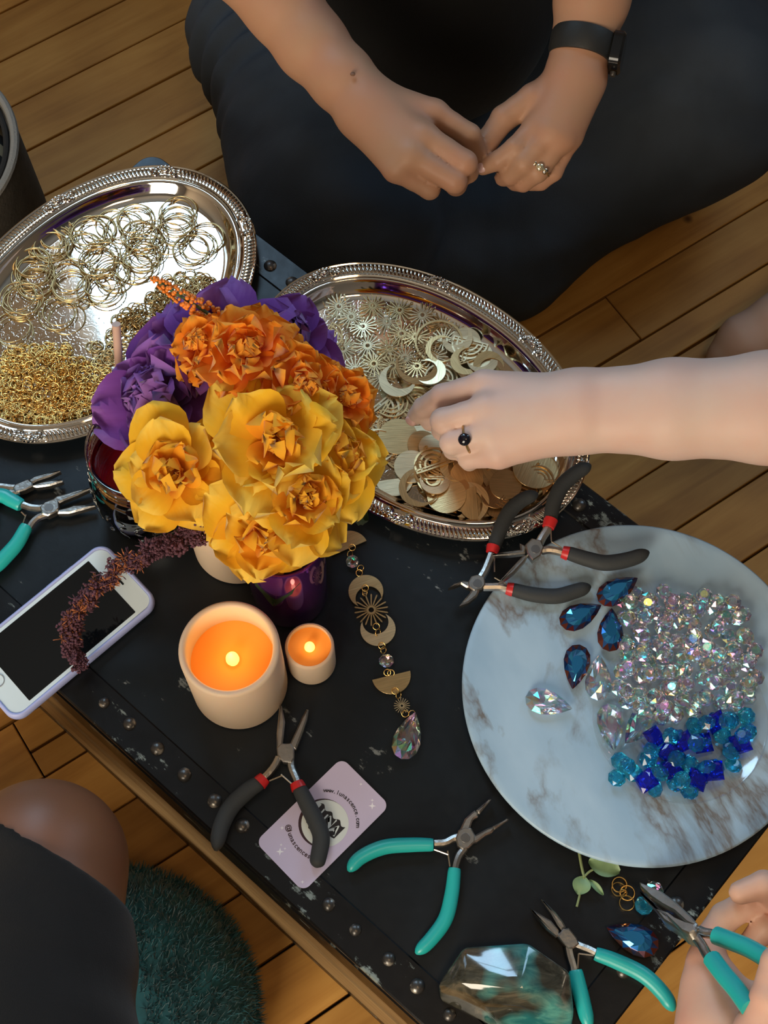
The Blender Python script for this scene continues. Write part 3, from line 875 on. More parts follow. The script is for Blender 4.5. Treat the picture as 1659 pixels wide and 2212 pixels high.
# teal round nose pliers in the middle of the front edge
pliers('teal-handled round nose pliers lying open beside the lilac card', zp,
       [(984, 1812), (990, 1795), (1003, 1789), (1018, 1791), (1026, 1806), (1025, 1820), (1012, 1833), (1000, 1838), (988, 1828)],
       [[(990, 1800), (1004, 1770), (1018, 1757), (1025, 1752), (1033, 1757), (1032, 1766), (1024, 1770), (1020, 1775), (1014, 1795), (1004, 1805)],
        [(1022, 1808), (1028, 1804), (1052, 1791), (1064, 1787), (1068, 1792), (1062, 1800), (1048, 1806), (1030, 1820), (1018, 1822)],
        [(1028, 1752), (1057, 1727), (1061, 1728), (1035, 1760)], [(1064, 1786), (1097, 1769), (1098, 1772), (1068, 1793)]],
       [[(990, 1808), (978, 1812), (962, 1820), (938, 1822)], [(1004, 1832), (992, 1848), (986, 1864), (983, 1878)]],
       [[(936, 1825), (890, 1825), (830, 1830), (780, 1852), (752, 1882)], [(982, 1876), (976, 1930), (962, 1985), (930, 2030), (898, 2060)]],
       M_teal, 0.0052, [[(938, 1835), (968, 1846)], [(967, 1838), (972, 1872)]], pin=(1005, 1812))
# teal needle nose pliers right of the stone
pliers('teal-handled chain nose pliers lying beside the polished stone', zp,
       [(1203, 2024), (1215, 2008), (1228, 2006), (1244, 2026), (1250, 2040), (1238, 2050), (1226, 2050), (1212, 2036)],
       [[(1146, 1963), (1150, 1966), (1190, 1990), (1206, 2010), (1210, 2022), (1200, 2026), (1180, 2010), (1160, 1985)],
        [(1168, 1943), (1174, 1946), (1200, 1972), (1214, 1990), (1222, 2004), (1212, 2010), (1204, 2000), (1190, 1975)]],
       [[(1240, 2038), (1254, 2044), (1270, 2050), (1286, 2058)], [(1228, 2046), (1232, 2066), (1238, 2086), (1240, 2098)]],
       [[(1286, 2060), (1330, 2076), (1390, 2106), (1432, 2146), (1456, 2184)], [(1243, 2096), (1250, 2130), (1260, 2170), (1274, 2225)]],
       M_teal, 0.0054, [[(1282, 2064), (1250, 2060)], [(1250, 2060), (1248, 2092)]])
# two teal pliers at the left edge of the trunk
pliers('teal-handled chain nose pliers with open jaws left of the glass jar', zp,
       [(88, 1098), (98, 1088), (118, 1081), (128, 1084), (130, 1100), (122, 1110), (105, 1118), (92, 1114)],
       [[(104, 1090), (124, 1074), (140, 1070), (165, 1062), (196, 1056), (197, 1059), (170, 1072), (140, 1084), (124, 1092)],
        [(124, 1104), (150, 1098), (160, 1094), (190, 1093), (207, 1093), (207, 1096), (180, 1104), (150, 1112), (126, 1112)]],
       [[(96, 1096), (84, 1098), (66, 1096), (48, 1090)], [(100, 1112), (84, 1118), (72, 1128), (64, 1140)]],
       [[(46, 1092), (24, 1080), (0, 1070), (-60, 1072), (-110, 1090)], [(58, 1136), (38, 1172), (14, 1200), (-10, 1224), (-50, 1250)]],
       M_teal, 0.0058, [[(46, 1106), (56, 1116)], [(56, 1112), (50, 1130)]], pin=(108, 1100))
pliers('teal-handled pliers with narrow jaws at the left frame edge beside the silver tray', zp,
       [(30, 1058), (34, 1050), (62, 1038), (72, 1046), (72, 1054), (56, 1062), (36, 1068)],
       [[(62, 1040), (76, 1031), (100, 1025), (130, 1018), (132, 1021), (110, 1032), (80, 1042), (70, 1048)], [(68, 1052), (90, 1044), (115, 1040), (137, 1039), (137, 1043), (110, 1052), (80, 1056)]],
       [[(38, 1054), (22, 1054), (8, 1052), (-8, 1050)], [(42, 1062), (28, 1066), (10, 1066), (-8, 1070)]],
       [[(-8, 1050), (-60, 1040), (-110, 1030)], [(-8, 1100), (-30, 1110), (-60, 1130)]],
       M_teal, 0.0055)
# grey pliers leaning on the marble plate: side cutters and round nose pliers
zc = PZ + 0.0052
lift = lambda p: 0.0
pliers('grey-handled side cutters with red collars resting on the rim of the marble plate', zc,
       [(1010, 1262), (1018, 1248), (1032, 1244), (1046, 1250), (1048, 1266), (1040, 1276), (1024, 1280), (1012, 1272)],
       [[(968, 1273), (980, 1262), (1000, 1256), (1016, 1258), (1018, 1270), (1008, 1272), (995, 1264), (980, 1270)], [(1020, 1274), (1036, 1276), (1030, 1290), (1012, 1304), (992, 1311), (1002, 1298), (1014, 1284)]],
       [[(1036, 1252), (1046, 1236), (1054, 1218), (1062, 1196)], [(1044, 1268), (1060, 1268), (1080, 1268), (1098, 1272)]],
       [[(1066, 1184), (1082, 1142), (1100, 1106), (1128, 1080), (1162, 1066)], [(1106, 1273), (1150, 1284), (1200, 1288), (1240, 1278), (1276, 1266)]],
       M_grey, 0.0058, [[(1068, 1206), (1068, 1236)], [(1068, 1248), (1094, 1262)]], [((1062, 1194), (1066, 1180)), ((1094, 1271), (1108, 1274))], pin=(1031, 1264), shank_r=0.0034)
pliers('grey-handled round nose pliers with red collars at the top of the marble plate', zc + 0.0092,
       [(1134, 1180), (1148, 1166), (1168, 1170), (1174, 1186), (1166, 1204), (1150, 1214), (1138, 1198)],
       [[(1136, 1182), (1122, 1176), (1124, 1190), (1090, 1194), (1062, 1200), (1062, 1203), (1100, 1202), (1134, 1198)], [(1142, 1198), (1134, 1214), (1110, 1240), (1085, 1258), (1077, 1260), (1080, 1256), (1104, 1230), (1128, 1204)]],
       [[(1164, 1176), (1172, 1160), (1180, 1148), (1186, 1134)], [(1170, 1190), (1184, 1188), (1200, 1190), (1216, 1194)]],
       [[(1188, 1128), (1196, 1088), (1214, 1050), (1244, 1022), (1276, 1004)], [(1226, 1194), (1270, 1208), (1310, 1216), (1360, 1208), (1402, 1192)]],
       M_grey, 0.0060, [[(1190, 1142), (1191, 1168)], [(1191, 1170), (1214, 1184)]], [((1184, 1140), (1190, 1122)), ((1214, 1192), (1228, 1196))], pin=(1156, 1190), shank_r=0.0034)

# ------------------------------------------------------------------ metal findings
M_gold = simple('gold_wire', (0.78, 0.52, 0.18), 0.20, metal=1.0)
M_brasswire = simple('antique_gold_wire', (0.52, 0.37, 0.17), 0.30, metal=1.0)
def brushed(name, c, rough):
    m, nt, b = nodes_of(name)
    tc = N(nt, 'ShaderNodeTexCoord')
    mp = N(nt, 'ShaderNodeMapping'); mp.inputs['Scale'].default_value = (60, 900, 60)
    nt.links.new(tc.outputs['Object'], mp.inputs['Vector'])
    n1 = N(nt, 'ShaderNodeTexNoise', Scale=1.0, Detail=3.0); nt.links.new(mp.outputs[0], n1.inputs['Vector'])
    r = ramp(nt, [(0.3, [x * 0.82 for x in c]), (0.7, [min(1, x * 1.1) for x in c])], n1.outputs['Fac'])
    nt.links.new(r.outputs[0], b.inputs['Base Color'])
    bp = N(nt, 'ShaderNodeBump', Strength=0.25, Distance=0.0003); nt.links.new(n1.outputs['Fac'], bp.inputs['Height']); nt.links.new(bp.outputs[0], b.inputs['Normal'])
    setp(b, metal=1.0, rough=rough)
    return m
M_brass = brushed('brushed_brass', (0.68, 0.49, 0.24), 0.34)
M_brass_d = brushed('warm_brass', (0.58, 0.36, 0.16), 0.32)
M_brass_p = brushed('pale_brass', (0.78, 0.64, 0.40), 0.40)
jr = random.Random(21)
def c1(x, y): return (x * 0.3617, 300 + y * 0.3617)          # zoomed view of the left tray -> photo
def c2(x, y): return (560 + x * 0.446, 540 + y * 0.446)      # zoomed view of the right tray -> photo
def in_poly(p, poly):
    c = False; n = len(poly)
    for i in range(n):
        a, b = poly[i], poly[i - 1]
        if (a[1] > p[1]) != (b[1] > p[1]) and p[0] < (b[0] - a[0]) * (p[1] - a[1]) / (b[1] - a[1]) + a[0]: c = not c
    return c
def sample(poly, n, mind, rng, tries=30):
    xs = [p[0] for p in poly]; ys = [p[1] for p in poly]
    out = []
    for _ in range(n * tries):
        p = (rng.uniform(min(xs), max(xs)), rng.uniform(min(ys), max(ys)))
        if not in_poly(p, poly): continue
        if mind > 0 and any((p[0] - q[0]) ** 2 + (p[1] - q[1]) ** 2 < mind * mind for q in out): continue
        out.append(p)
        if len(out) >= n: break
    return out
# hoops in the left tray
hoop = MB().torus(0.0152, 0.00058, 44, 6).mesh('hoop')
spots = [(110, 950, 5), (80, 1120, 2), (190, 760, 6), (200, 870, 4), (300, 640, 5), (400, 840, 5), (370, 1050, 3), (620, 900, 5), (600, 720, 6), (640, 790, 4), (520, 560, 4), (500, 640, 3),
         (590, 540, 2), (690, 540, 3), (800, 490, 4), (850, 560, 4), (840, 690, 5), (800, 740, 3), (1060, 480, 5), (1060, 560, 3), (1190, 660, 4), (1240, 600, 2), (900, 640, 2), (330, 580, 3)]
lay = 0
for (x, y, n) in spots:
    for k in range(n):
        px, py = c1(x + jr.gauss(0, 26 if n > 2 else 14), y + jr.gauss(0, 24 if n > 2 else 12))
        z = TZ + 0.0007 + 0.0010 * k + jr.uniform(0, 0.0008)
        p = at(px, py, z)
        M = Matrix.Translation(p) @ Euler((jr.gauss(0, 0.035) , jr.gauss(0, 0.035), jr.uniform(0, 6.2))).to_matrix().to_4x4() @ Matrix.Scale(jr.choice([1, 1, 1, 0.94, 1.03]), 4)
        tag(put('hoop_ring', hoop, M_brasswire, None, M), 'large thin antique-gold hoop in the overlapping pile on the left silver tray', 'hoop', 'thin hoops on the left tray')
# jump rings: the large ones and the nearest small ones are single things, the rest of the heap is one object
jm = MB().torus(0.0047, 0.00062, 22, 6, None, 0.12, 2 * math.pi - 0.02).mesh('jump_ring')
js = MB().torus(0.0040, 0.00055, 18, 6, None, 0.12, 2 * math.pi - 0.02).mesh('jump_ring')
med = [(520, 1215), (600, 1350), (720, 1310), (800, 1260), (900, 1130), (960, 1080), (1050, 1000), (1290, 960), (1290, 880), (1230, 825), (1130, 805), (1000, 830), (900, 880), (880, 1000), (760, 975), (680, 1060), (655, 1230)]
sml = [(-60, 1380), (0, 1330), (60, 1260), (180, 1235), (400, 1235), (420, 1300), (560, 1330), (700, 1420), (720, 1520), (600, 1560), (480, 1650), (300, 1690), (100, 1680), (0, 1610), (-60, 1560)]
def drop(poly, n, R, zmax, rng, dens):
    out = []
    cx = sum(p[0] for p in poly) / len(poly); cy = sum(p[1] for p in poly) / len(poly)
    for (x, y) in sample(poly, n, 0, rng):
        d = min(1.0, math.hypot((x - cx) / 330, (y - cy) / 190))
        z = TZ + 0.0008 + rng.random() ** 0.8 * zmax * (1.05 - d)
        px, py = c1(x, y)
        p = at(px, py, z)
        tl = 0.30 * min(1.0, (z - TZ) / 0.004) + 0.04
        out.append((z, Matrix.Translation(p) @ Euler((rng.gauss(0, tl), rng.gauss(0, tl), rng.uniform(0, 6.2))).to_matrix().to_4x4()))
    out.sort(key=lambda t: -t[0])
    return out
big = drop(med, 165, 0.0047, 0.006, jr, 1) 
for (x, y) in ((500, 980), (930, 960), (545, 1240), (570, 1245), (610, 1320), (480, 1325), (200, 1250), (1290, 900), (1210, 840)):
    big.append((TZ + 0.001, Matrix.Translation(at(*c1(x, y), TZ + 0.001))))
for z, M in big:
    tag(put('jump_ring', jm, M_brasswire, None, M), 'antique-gold jump ring in the loose band across the left silver tray', 'jump ring', 'wide jump rings on the left tray')
heap = drop(sml, 520, 0.0040, 0.0075, jr, 1)
for z, M in heap[:126]:
    tag(put('jump_ring', js, M_gold, None, M), 'small bright gold jump ring on top of the heap in the left silver tray', 'jump ring', 'small jump rings on top of the heap')
h = MB(); base_v = [v.co.copy() for v in js.vertices]; base_f = [tuple(p.vertices) for p in js.polygons]
for z, M in heap[126:]: h.add([M @ v for v in base_v], base_f)
h.solo('jump_ring_heap', M_gold, 'heap of small bright gold jump rings at the near end of the left silver tray', 'jump rings', loc=at(*c1(300, 1480), TZ), kind='stuff', angle=None)

# ------------------------------------------------------------------ stamped charms
def arc(R, a0, a1, n, c=(0, 0)): return [(c[0] + R * math.cos(a0 + (a1 - a0) * k / n), c[1] + R * math.sin(a0 + (a1 - a0) * k / n)) for k in range(n + 1)]
def ring_prism(mb, R, r, n=28, th=0.0008, a0=0.0, a1=2 * math.pi, z=0.0, c=(0, 0)):
    o = arc(R, a0, a1, n, c); i = arc(r, a0, a1, n, c)
    vs = []; 
    for k in range(n + 1):
        vs += [(o[k][0], o[k][1], z), (i[k][0], i[k][1], z), (o[k][0], o[k][1], z + th), (i[k][0], i[k][1], z + th)]
    fs = []
    for k in range(n):
        a = 4 * k; b = a + 4
        fs += [(a + 2, b + 2, b + 3, a + 3)[::-1], (a, a + 1, b + 1, b)[::-1], (a, b, b + 2, a + 2), (a + 1, a + 3, b + 3, b + 1)]
    if abs(a1 - a0 - 2 * math.pi) > 1e-6: fs += [(0, 2, 3, 1), (4 * n, 4 * n + 1, 4 * n + 3, 4 * n + 2)]
    return mb.add(vs, fs)
def sun_mesh(R, nray=18, th=0.0009, loop=True):
    mb = MB()
    ring_prism(mb, R * 0.30, R * 0.155, 24, th)
    for k in range(nray):
        a = 2 * math.pi * k / nray
        w = R * 0.042
        pl = [(R * 0.27, -w * 0.8), (R * 0.93, -w), (R, 0), (R * 0.93, w), (R * 0.27, w * 0.8)]
        mb.prism(pl, 0, th, 0, Matrix.Rotation(a, 4, 'Z'))
    if loop: ring_prism(mb, R * 0.115, R * 0.05, 12, th, c=(R * 1.02, 0))
    return mb
def crescent_mb(R, th, inner=0.80, shift=0.36, holes=True):
    """crescent opening along +y"""
    r = R * inner; s = R * shift
    yy = (R * R - r * r + s * s) / (2 * s)
    a = math.asin(max(-1, min(1, yy / R))); b = math.atan2(yy - s, math.sqrt(max(0, R * R - yy * yy)))
    o = arc(R, a, -math.pi - a, 30); i = arc(r, -math.pi - b, b, 26, (0, s))
    # build as a strip
    n = 28
    O = arc(R, a, -math.pi - a, n); I = arc(r, b, -math.pi - b, n, (0, s))
    vs = []
    for k in range(n + 1): vs += [(O[k][0], O[k][1], 0), (I[k][0], I[k][1], 0), (O[k][0], O[k][1], th), (I[k][0], I[k][1], th)]
    fs = []
    for k in range(n):
        p = 4 * k; q = p + 4
        fs += [(p + 2, p + 3, q + 3, q + 2), (p, q, q + 1, p + 1), (p, p + 2, q + 2, q), (p + 1, q + 1, q + 3, p + 3)]
    mb = MB(); mb.add(vs, [f[::-1] for f in fs]); return mb
def half_mb(R, th):
    return MB().prism(arc(R, math.pi, 2 * math.pi, 30), 0, th, 0.00012)
def disc_mb(R, th): return MB().prism(circ(R, 36), 0, th, 0.00012)
def arch_mb(R, th):
    """nested half rings closed by a bar"""
    mb = MB()
    for f in (1.0, 0.74, 0.48):
        ring_prism(mb, R * f, R * f - R * 0.10, 22, th, math.pi, 2 * math.pi)
    for y in (0.0, 0.16): mb.box(-R, R, y * R, y * R + R * 0.085, 0, th)
    for x in (-0.95, -0.69, 0.69, 0.95): mb.box(x * R - R * 0.04, x * R + R * 0.04, 0, R * 0.2, 0, th)
    ring_prism(mb, R * 0.12, R * 0.06, 10, th, c=(0, -R * 1.06))
    return mb
def filigree_mb(R, th):
    mb = MB(); ring_prism(mb, R, R * 0.92, 36, th)
    for k in range(7): ring_prism(mb, R * 0.30, R * 0.26, 14, th * 0.8, c=(R * 0.62 * math.cos(k * 0.8976), R * 0.62 * math.sin(k * 0.8976)))
    for k in range(14): ring_prism(mb, R * 0.14, R * 0.11, 8, th * 0.9, c=(R * 0.80 * math.cos(k * 0.4488 + 0.2), R * 0.80 * math.sin(k * 0.4488 + 0.2)))
    ring_prism(mb, R * 0.34, R * 0.29, 16, th); ring_prism(mb, R * 0.16, R * 0.10, 10, th)
    for k in range(12): mb.box(R * 0.12, R * 0.93, -R * 0.015, R * 0.015, 0, th * 0.7, Matrix.Rotation(k * math.pi / 6, 4, 'Z'))
    return mb
CH = {'sun': sun_mesh(0.0122).mesh('sun_charm', False), 'crescent': crescent_mb(0.0135, 0.0009).mesh('crescent_charm', False), 'thin': crescent_mb(0.0180, 0.0010, 0.86, 0.20).mesh('thin_crescent', False),
      'half': half_mb(0.0145, 0.0007).mesh('half_moon', False), 'disc': disc_mb(0.0125, 0.0007).mesh('disc_charm', False), 'arch': arch_mb(0.0128, 0.0010).mesh('arch_charm', False),
      'fili': filigree_mb(0.0130, 0.0006).mesh('filigree', False), 'ring': ring_prism(MB(), 0.0205, 0.0187, 40, 0.0010).mesh('ring_charm', False), 'bigdisc': disc_mb(0.0165, 0.0007).mesh('big_disc', False)}
NAM = {'sun': 'sunburst_charm', 'crescent': 'crescent_charm', 'thin': 'thin_crescent_charm', 'half': 'half_moon_charm', 'disc': 'disc_charm', 'arch': 'arch_charm', 'fili': 'filigree_disc', 'ring': 'ring_charm', 'bigdisc': 'disc_charm'}
def charm(kind, x, y, rot, z, label, group=None, mat=None, tx=0.0, ty=0.0, sc=1.0):
    p = at(*c2(x, y), TZ + z)
    M = Matrix.Translation(p) @ Euler((tx, ty, math.radians(rot))).to_matrix().to_4x4() @ Matrix.Scale(sc, 4)
    me = CH[kind]
    if mat is not None and len(me.materials) and me.materials[0] != mat:
        key = (kind, mat.name)
        if key not in CH:
            CH[key] = me.copy(); CH[key].materials.clear()
        me = CH[key]
    return tag(put(NAM[kind], me, mat or M_brass, None, M), label, NAM[kind].split('_')[0] + ' charm' if kind != 'sun' else 'sun charm', group)
suns = [(880, 355), (940, 400), (900, 440), (760, 420), (330, 520), (350, 580), (625, 480), (470, 680), (590, 620), (765, 560), (700, 520), (785, 320), (678, 290), (622, 352), (500, 370), (815, 468), (405, 480), (525, 465),
        (690, 408), (465, 578), (215, 425), (545, 275), (440, 325), (380, 280), (550, 550), (300, 470), (850, 520), (640, 560)]
for i, (x, y) in enumerate(suns):
    d = math.hypot(x - 560, y - 430) / 400
    charm('sun', x + jr.uniform(-6, 6), y + jr.uniform(-6, 6), jr.uniform(0, 360), 0.0002 + 0.0011 * (i % 4) + (0.0004 * (i // 7)),
          'brass sunburst charm in the pile at the far end of the right silver tray', 'sunburst charms', M_brass_p if i % 3 else M_brass, jr.gauss(0, 0.06), jr.gauss(0, 0.06))
charm('arch', 332, 412, 60, 0.0058, 'brass nested-arch charm lying on the sunbursts beside the purple petals', None, M_brass, 0.05, 0.05)
charm('ring', 870, 445, 0, 0.0060, 'large open brass ring charm lying on the sunburst pile', None, M_brass, 0.03, -0.03)
charm('thin', 765, 560, 15, 0.0062, 'large thin brass crescent charm left of the open ring charm', None, M_brass_d, 0.03, 0.05)
charm('thin', 880, 480, -100, 0.0072, 'thin brass crescent charm lying inside the open ring charm', None, M_brass, 0.05, 0.02, 0.72)
charm('crescent', 668, 635, -35, 0.0064, 'hammered pale brass crescent charm below the sunburst pile', None, M_brass_p, -0.03, 0.04, 1.12)
for i, (x, y, r, z, s) in enumerate([(1020, 455, -20, 0.007, 1.2), (1035, 520, 200, 0.0075, 1.0), (580, 770, 40, 0.0012, 1.35), (760, 735, 130, 0.0014, 1.25), (880, 625, 170, 0.004, 1.1), (640, 740, 60, 0.0022, 1.1)]):
    charm('arch', x, y, r, z, 'brass nested-arch charm among the charms on the right silver tray', 'nested-arch charms', M_brass if i % 2 else M_brass_p, jr.gauss(0, 0.05), jr.gauss(0, 0.05), s)
for i, (x, y, r, z, k) in enumerate([(960, 430, 10, 0.008, 'crescent'), (1000, 540, -60, 0.009, 'crescent'), (1080, 540, 40, 0.0088, 'crescent'), (1110, 560, -150, 0.008, 'crescent'), (830, 590, 80, 0.007, 'crescent')]):
    charm(k, x, y, r, z, 'brass crescent charm in the upper right of the charm pile near the wrist', 'crescent charms by the wrist', M_brass_p if i % 2 == 0 else M_brass, jr.gauss(0, 0.08), jr.gauss(0, 0.08), 0.95)
for i, (x, y, z) in enumerate([(1015, 480, 0.0060), (1060, 510, 0.0065), (1000, 440, 0.005)]):
    charm('disc', x, y, 0, z, 'pale brass disc under the crescents near the wrist', 'discs by the wrist', M_brass_p, jr.gauss(0, 0.05), jr.gauss(0, 0.05))
for i, (x, y) in enumerate([(470, 850), (530, 830), (690, 990), (655, 850)]):
    charm('fili', x, y, 30 * i, 0.0003 + 0.0005 * i, 'pierced brass filigree disc lying flat on the right silver tray', 'filigree discs', M_brass_d, 0, 0, 1.1)
charm('bigdisc', 672, 905, 0, 0.0024, 'plain brass disc with tiny holes left of the fingertip', None, M_brass, 0.02, 0.02, 0.98)
charm('disc', 510, 1020, 0, 0.0008, 'hammered pale brass disc under the thin crescent beside the yellow flowers', None, M_brass_p, 0, 0, 1.0)
charm('fili', 560, 945, 10, 0.0020, 'fine brass mesh disc inside the thin crescent beside the yellow flowers', None, M_brass_d, 0, 0, 0.95)
charm('thin', 565, 950, -75, 0.0034, 'thin pale crescent charm around a mesh disc beside the yellow flowers', None, M_brass_p, 0, 0, 0.86)
charm('half', 800, 850, 5, 0.0016, 'pale brass half-moon charm just below the reaching fingertip', None, M_brass_p, 0, 0, 0.75)
charm('disc', 790, 945, 0, 0.0020, 'brass disc leaning on the pile just below the curled fingers', None, M_brass, 0.1, 0.12)
charm('disc', 845, 960, 0, 0.0034, 'satin brass disc overlapping its neighbour below the curled fingers', None, M_brass_p, -0.05, 0.15)
charm('disc', 738, 1050, 0, 0.0030, 'bright pale brass disc at the left end of the near charm pile', None, M_brass_p, 0.04, 0.02, 1.15)
charm('half', 655, 1110, 8, 0.0016, 'pale brass half-moon charm at the near rim of the right silver tray', None, M_brass_p, 0, 0, 1.05)
charm('thin', 775, 1150, -75, 0.0060, 'warm brass crescent charm standing out on the near charm pile', None, M_brass_d, 0.1, 0.05, 0.92)
charm('crescent', 850, 1120, 20, 0.0064, 'shiny brass crescent charm beside the nested-arch charm on the near pile', None, M_brass_p, -0.05, 0.1, 0.9)
charm('arch', 845, 1040, 200, 0.0070, 'brass nested-arch charm on top of the near charm pile below the ring finger', None, M_brass, 0.1, 0.0, 1.25)
pile = [(880 + 0, 1000), (1400, 1030), (1410, 1100), (1300, 1200), (1150, 1270), (960, 1260), (860, 1200), (800, 1130), (820, 1040)]
for i, (x, y) in enumerate(sample([(850, 1010), (1380, 1040), (1390, 1110), (1290, 1195), (1150, 1240), (970, 1235), (870, 1180), (820, 1100)], 46, 44, jr)):
    k = jr.choice(['disc', 'half', 'half', 'crescent', 'disc', 'bigdisc', 'arch', 'thin'])
    lab = {'disc': 'warm brass disc in the near charm pile below the reaching hand', 'bigdisc': 'wide brass disc in the near charm pile below the reaching hand', 'half': 'brass half-moon in the near charm pile below the reaching hand',
           'crescent': 'brass crescent in the near charm pile below the reaching hand', 'arch': 'brass nested-arch piece in the near charm pile below the reaching hand', 'thin': 'thin curved brass crescent in the near charm pile below the reaching hand'}[k]
    charm(k, x, y, jr.uniform(0, 360), 0.001 + 0.0007 * (i % 9), lab, 'near pile ' + NAM[k].replace('_', ' ') + 's', jr.choice([M_brass, M_brass_d, M_brass_d, M_brass]), jr.gauss(0, 0.10), jr.gauss(0, 0.10), jr.uniform(0.9, 1.15))

# ------------------------------------------------------------------ crystals
def crystal(name, color, film, film_ior, ior=1.58, trans=1.0, metal=0.0, spread=160.0, rough=0.015, clear=0.0, tint=(1, 1, 1), flash=False):
    m, nt, b = nodes_of(name)
    setp(b, color=color, rough=rough, trans=trans, ior=ior, metal=metal, film_ior=film_ior)
    at_ = N(nt, 'ShaderNodeAttribute', attribute_name='facet')
    oi = N(nt, 'ShaderNodeObjectInfo')
    ad = N(nt, 'ShaderNodeMath', operation='ADD'); nt.links.new(at_.outputs['Fac'], ad.inputs[0]); nt.links.new(oi.outputs['Random'], ad.inputs[1])
    mr = N(nt, 'ShaderNodeMath', operation='MULTIPLY_ADD'); mr.inputs[1].default_value = spread; mr.inputs[2].default_value = film
    nt.links.new(ad.outputs[0], mr.inputs[0]); nt.links.new(mr.outputs[0], b.inputs['Thin Film Thickness'])
    out = b.outputs[0]
    if flash:
        fa = N(nt, 'ShaderNodeMath', operation='FRACT'); nt.links.new(ad.outputs[0], fa.inputs[0])
        hue = ramp(nt, [(0.0, (1, 1, 1)), (0.52, (0.10, 0.85, 0.95)), (0.64, (1.0, 0.80, 0.15)), (0.73, (0.45, 0.30, 1.0)), (0.82, (1.0, 0.35, 0.60)), (0.89, (0.10, 0.35, 1.0)), (0.95, (0.35, 1.0, 0.55))], fa.outputs[0], 'CONSTANT')
        wt = ramp(nt, [(0.0, (0.0, 0.0, 0.0)), (0.52, (0.42, 0.42, 0.42))], fa.outputs[0], 'CONSTANT')
        gl = N(nt, 'ShaderNodeBsdfGlossy'); gl.inputs['Roughness'].default_value = 0.16; nt.links.new(hue.outputs[0], gl.inputs[0])
        mf = N(nt, 'ShaderNodeMixShader'); nt.links.new(wt.outputs[0], mf.inputs[0]); nt.links.new(b.outputs[0], mf.inputs[1]); nt.links.new(gl.outputs[0], mf.inputs[2])
        out = mf.outputs[0]; nt.links.new(out, nt.nodes['Material Output'].inputs[0])
    if clear > 0:
        tr = N(nt, 'ShaderNodeBsdfTransparent'); tr.inputs[0].default_value = tuple(tint) + (1,)
        mx = N(nt, 'ShaderNodeMixShader'); mx.inputs[0].default_value = clear
        nt.links.new(out, mx.inputs[1]); nt.links.new(tr.outputs[0], mx.inputs[2]); nt.links.new(mx.outputs[0], nt.nodes['Material Output'].inputs[0])
    return m
M_ab = crystal('aurora_crystal', (1, 1, 1), 260, 2.3, 1.5, 1.0, 0.0, 260, 0.012, 0.14, (1, 1, 1), True)
M_sap = crystal('sapphire_glass', (0.02, 0.05, 0.90), 0, 1.5, 1.5, 0.94, 0.0, 0, 0.015, 0.08, (0.05, 0.10, 0.85))
M_aqua = crystal('aqua_glass', (0.05, 0.58, 0.84), 0, 1.5, 1.5, 0.92, 0.0, 0, 0.015, 0.08, (0.25, 0.78, 0.92))
def coated(name):
    """dark stone with a vapour coating: blue over the table, amber and maroon towards the rim"""
    m, nt, b = nodes_of(name)
    a = N(nt, 'ShaderNodeAttribute', attribute_name='rim'); f = N(nt, 'ShaderNodeAttribute', attribute_name='facet')
    r = ramp(nt, [(0.0, (0.03, 0.34, 0.62)), (0.35, (0.02, 0.16, 0.52)), (0.62, (0.02, 0.035, 0.12)), (0.85, (0.20, 0.05, 0.02)), (1.0, (0.16, 0.012, 0.03))])
    ma = N(nt, 'ShaderNodeMath', operation='MULTIPLY_ADD'); ma.inputs[1].default_value = 0.42; ma.inputs[2].default_value = -0.20
    nt.links.new(f.outputs['Fac'], ma.inputs[0])
    ad = N(nt, 'ShaderNodeMath', operation='ADD'); nt.links.new(ma.outputs[0], ad.inputs[0]); nt.links.new(a.outputs['Fac'], ad.inputs[1]); nt.links.new(ad.outputs[0], r.inputs[0])
    nt.links.new(r.outputs[0], b.inputs['Base Color'])
    setp(b, metal=0.75, rough=0.06, coat=0.6, coat_rough=0.02)
    return m
M_abd = coated('blue_amber_crystal')
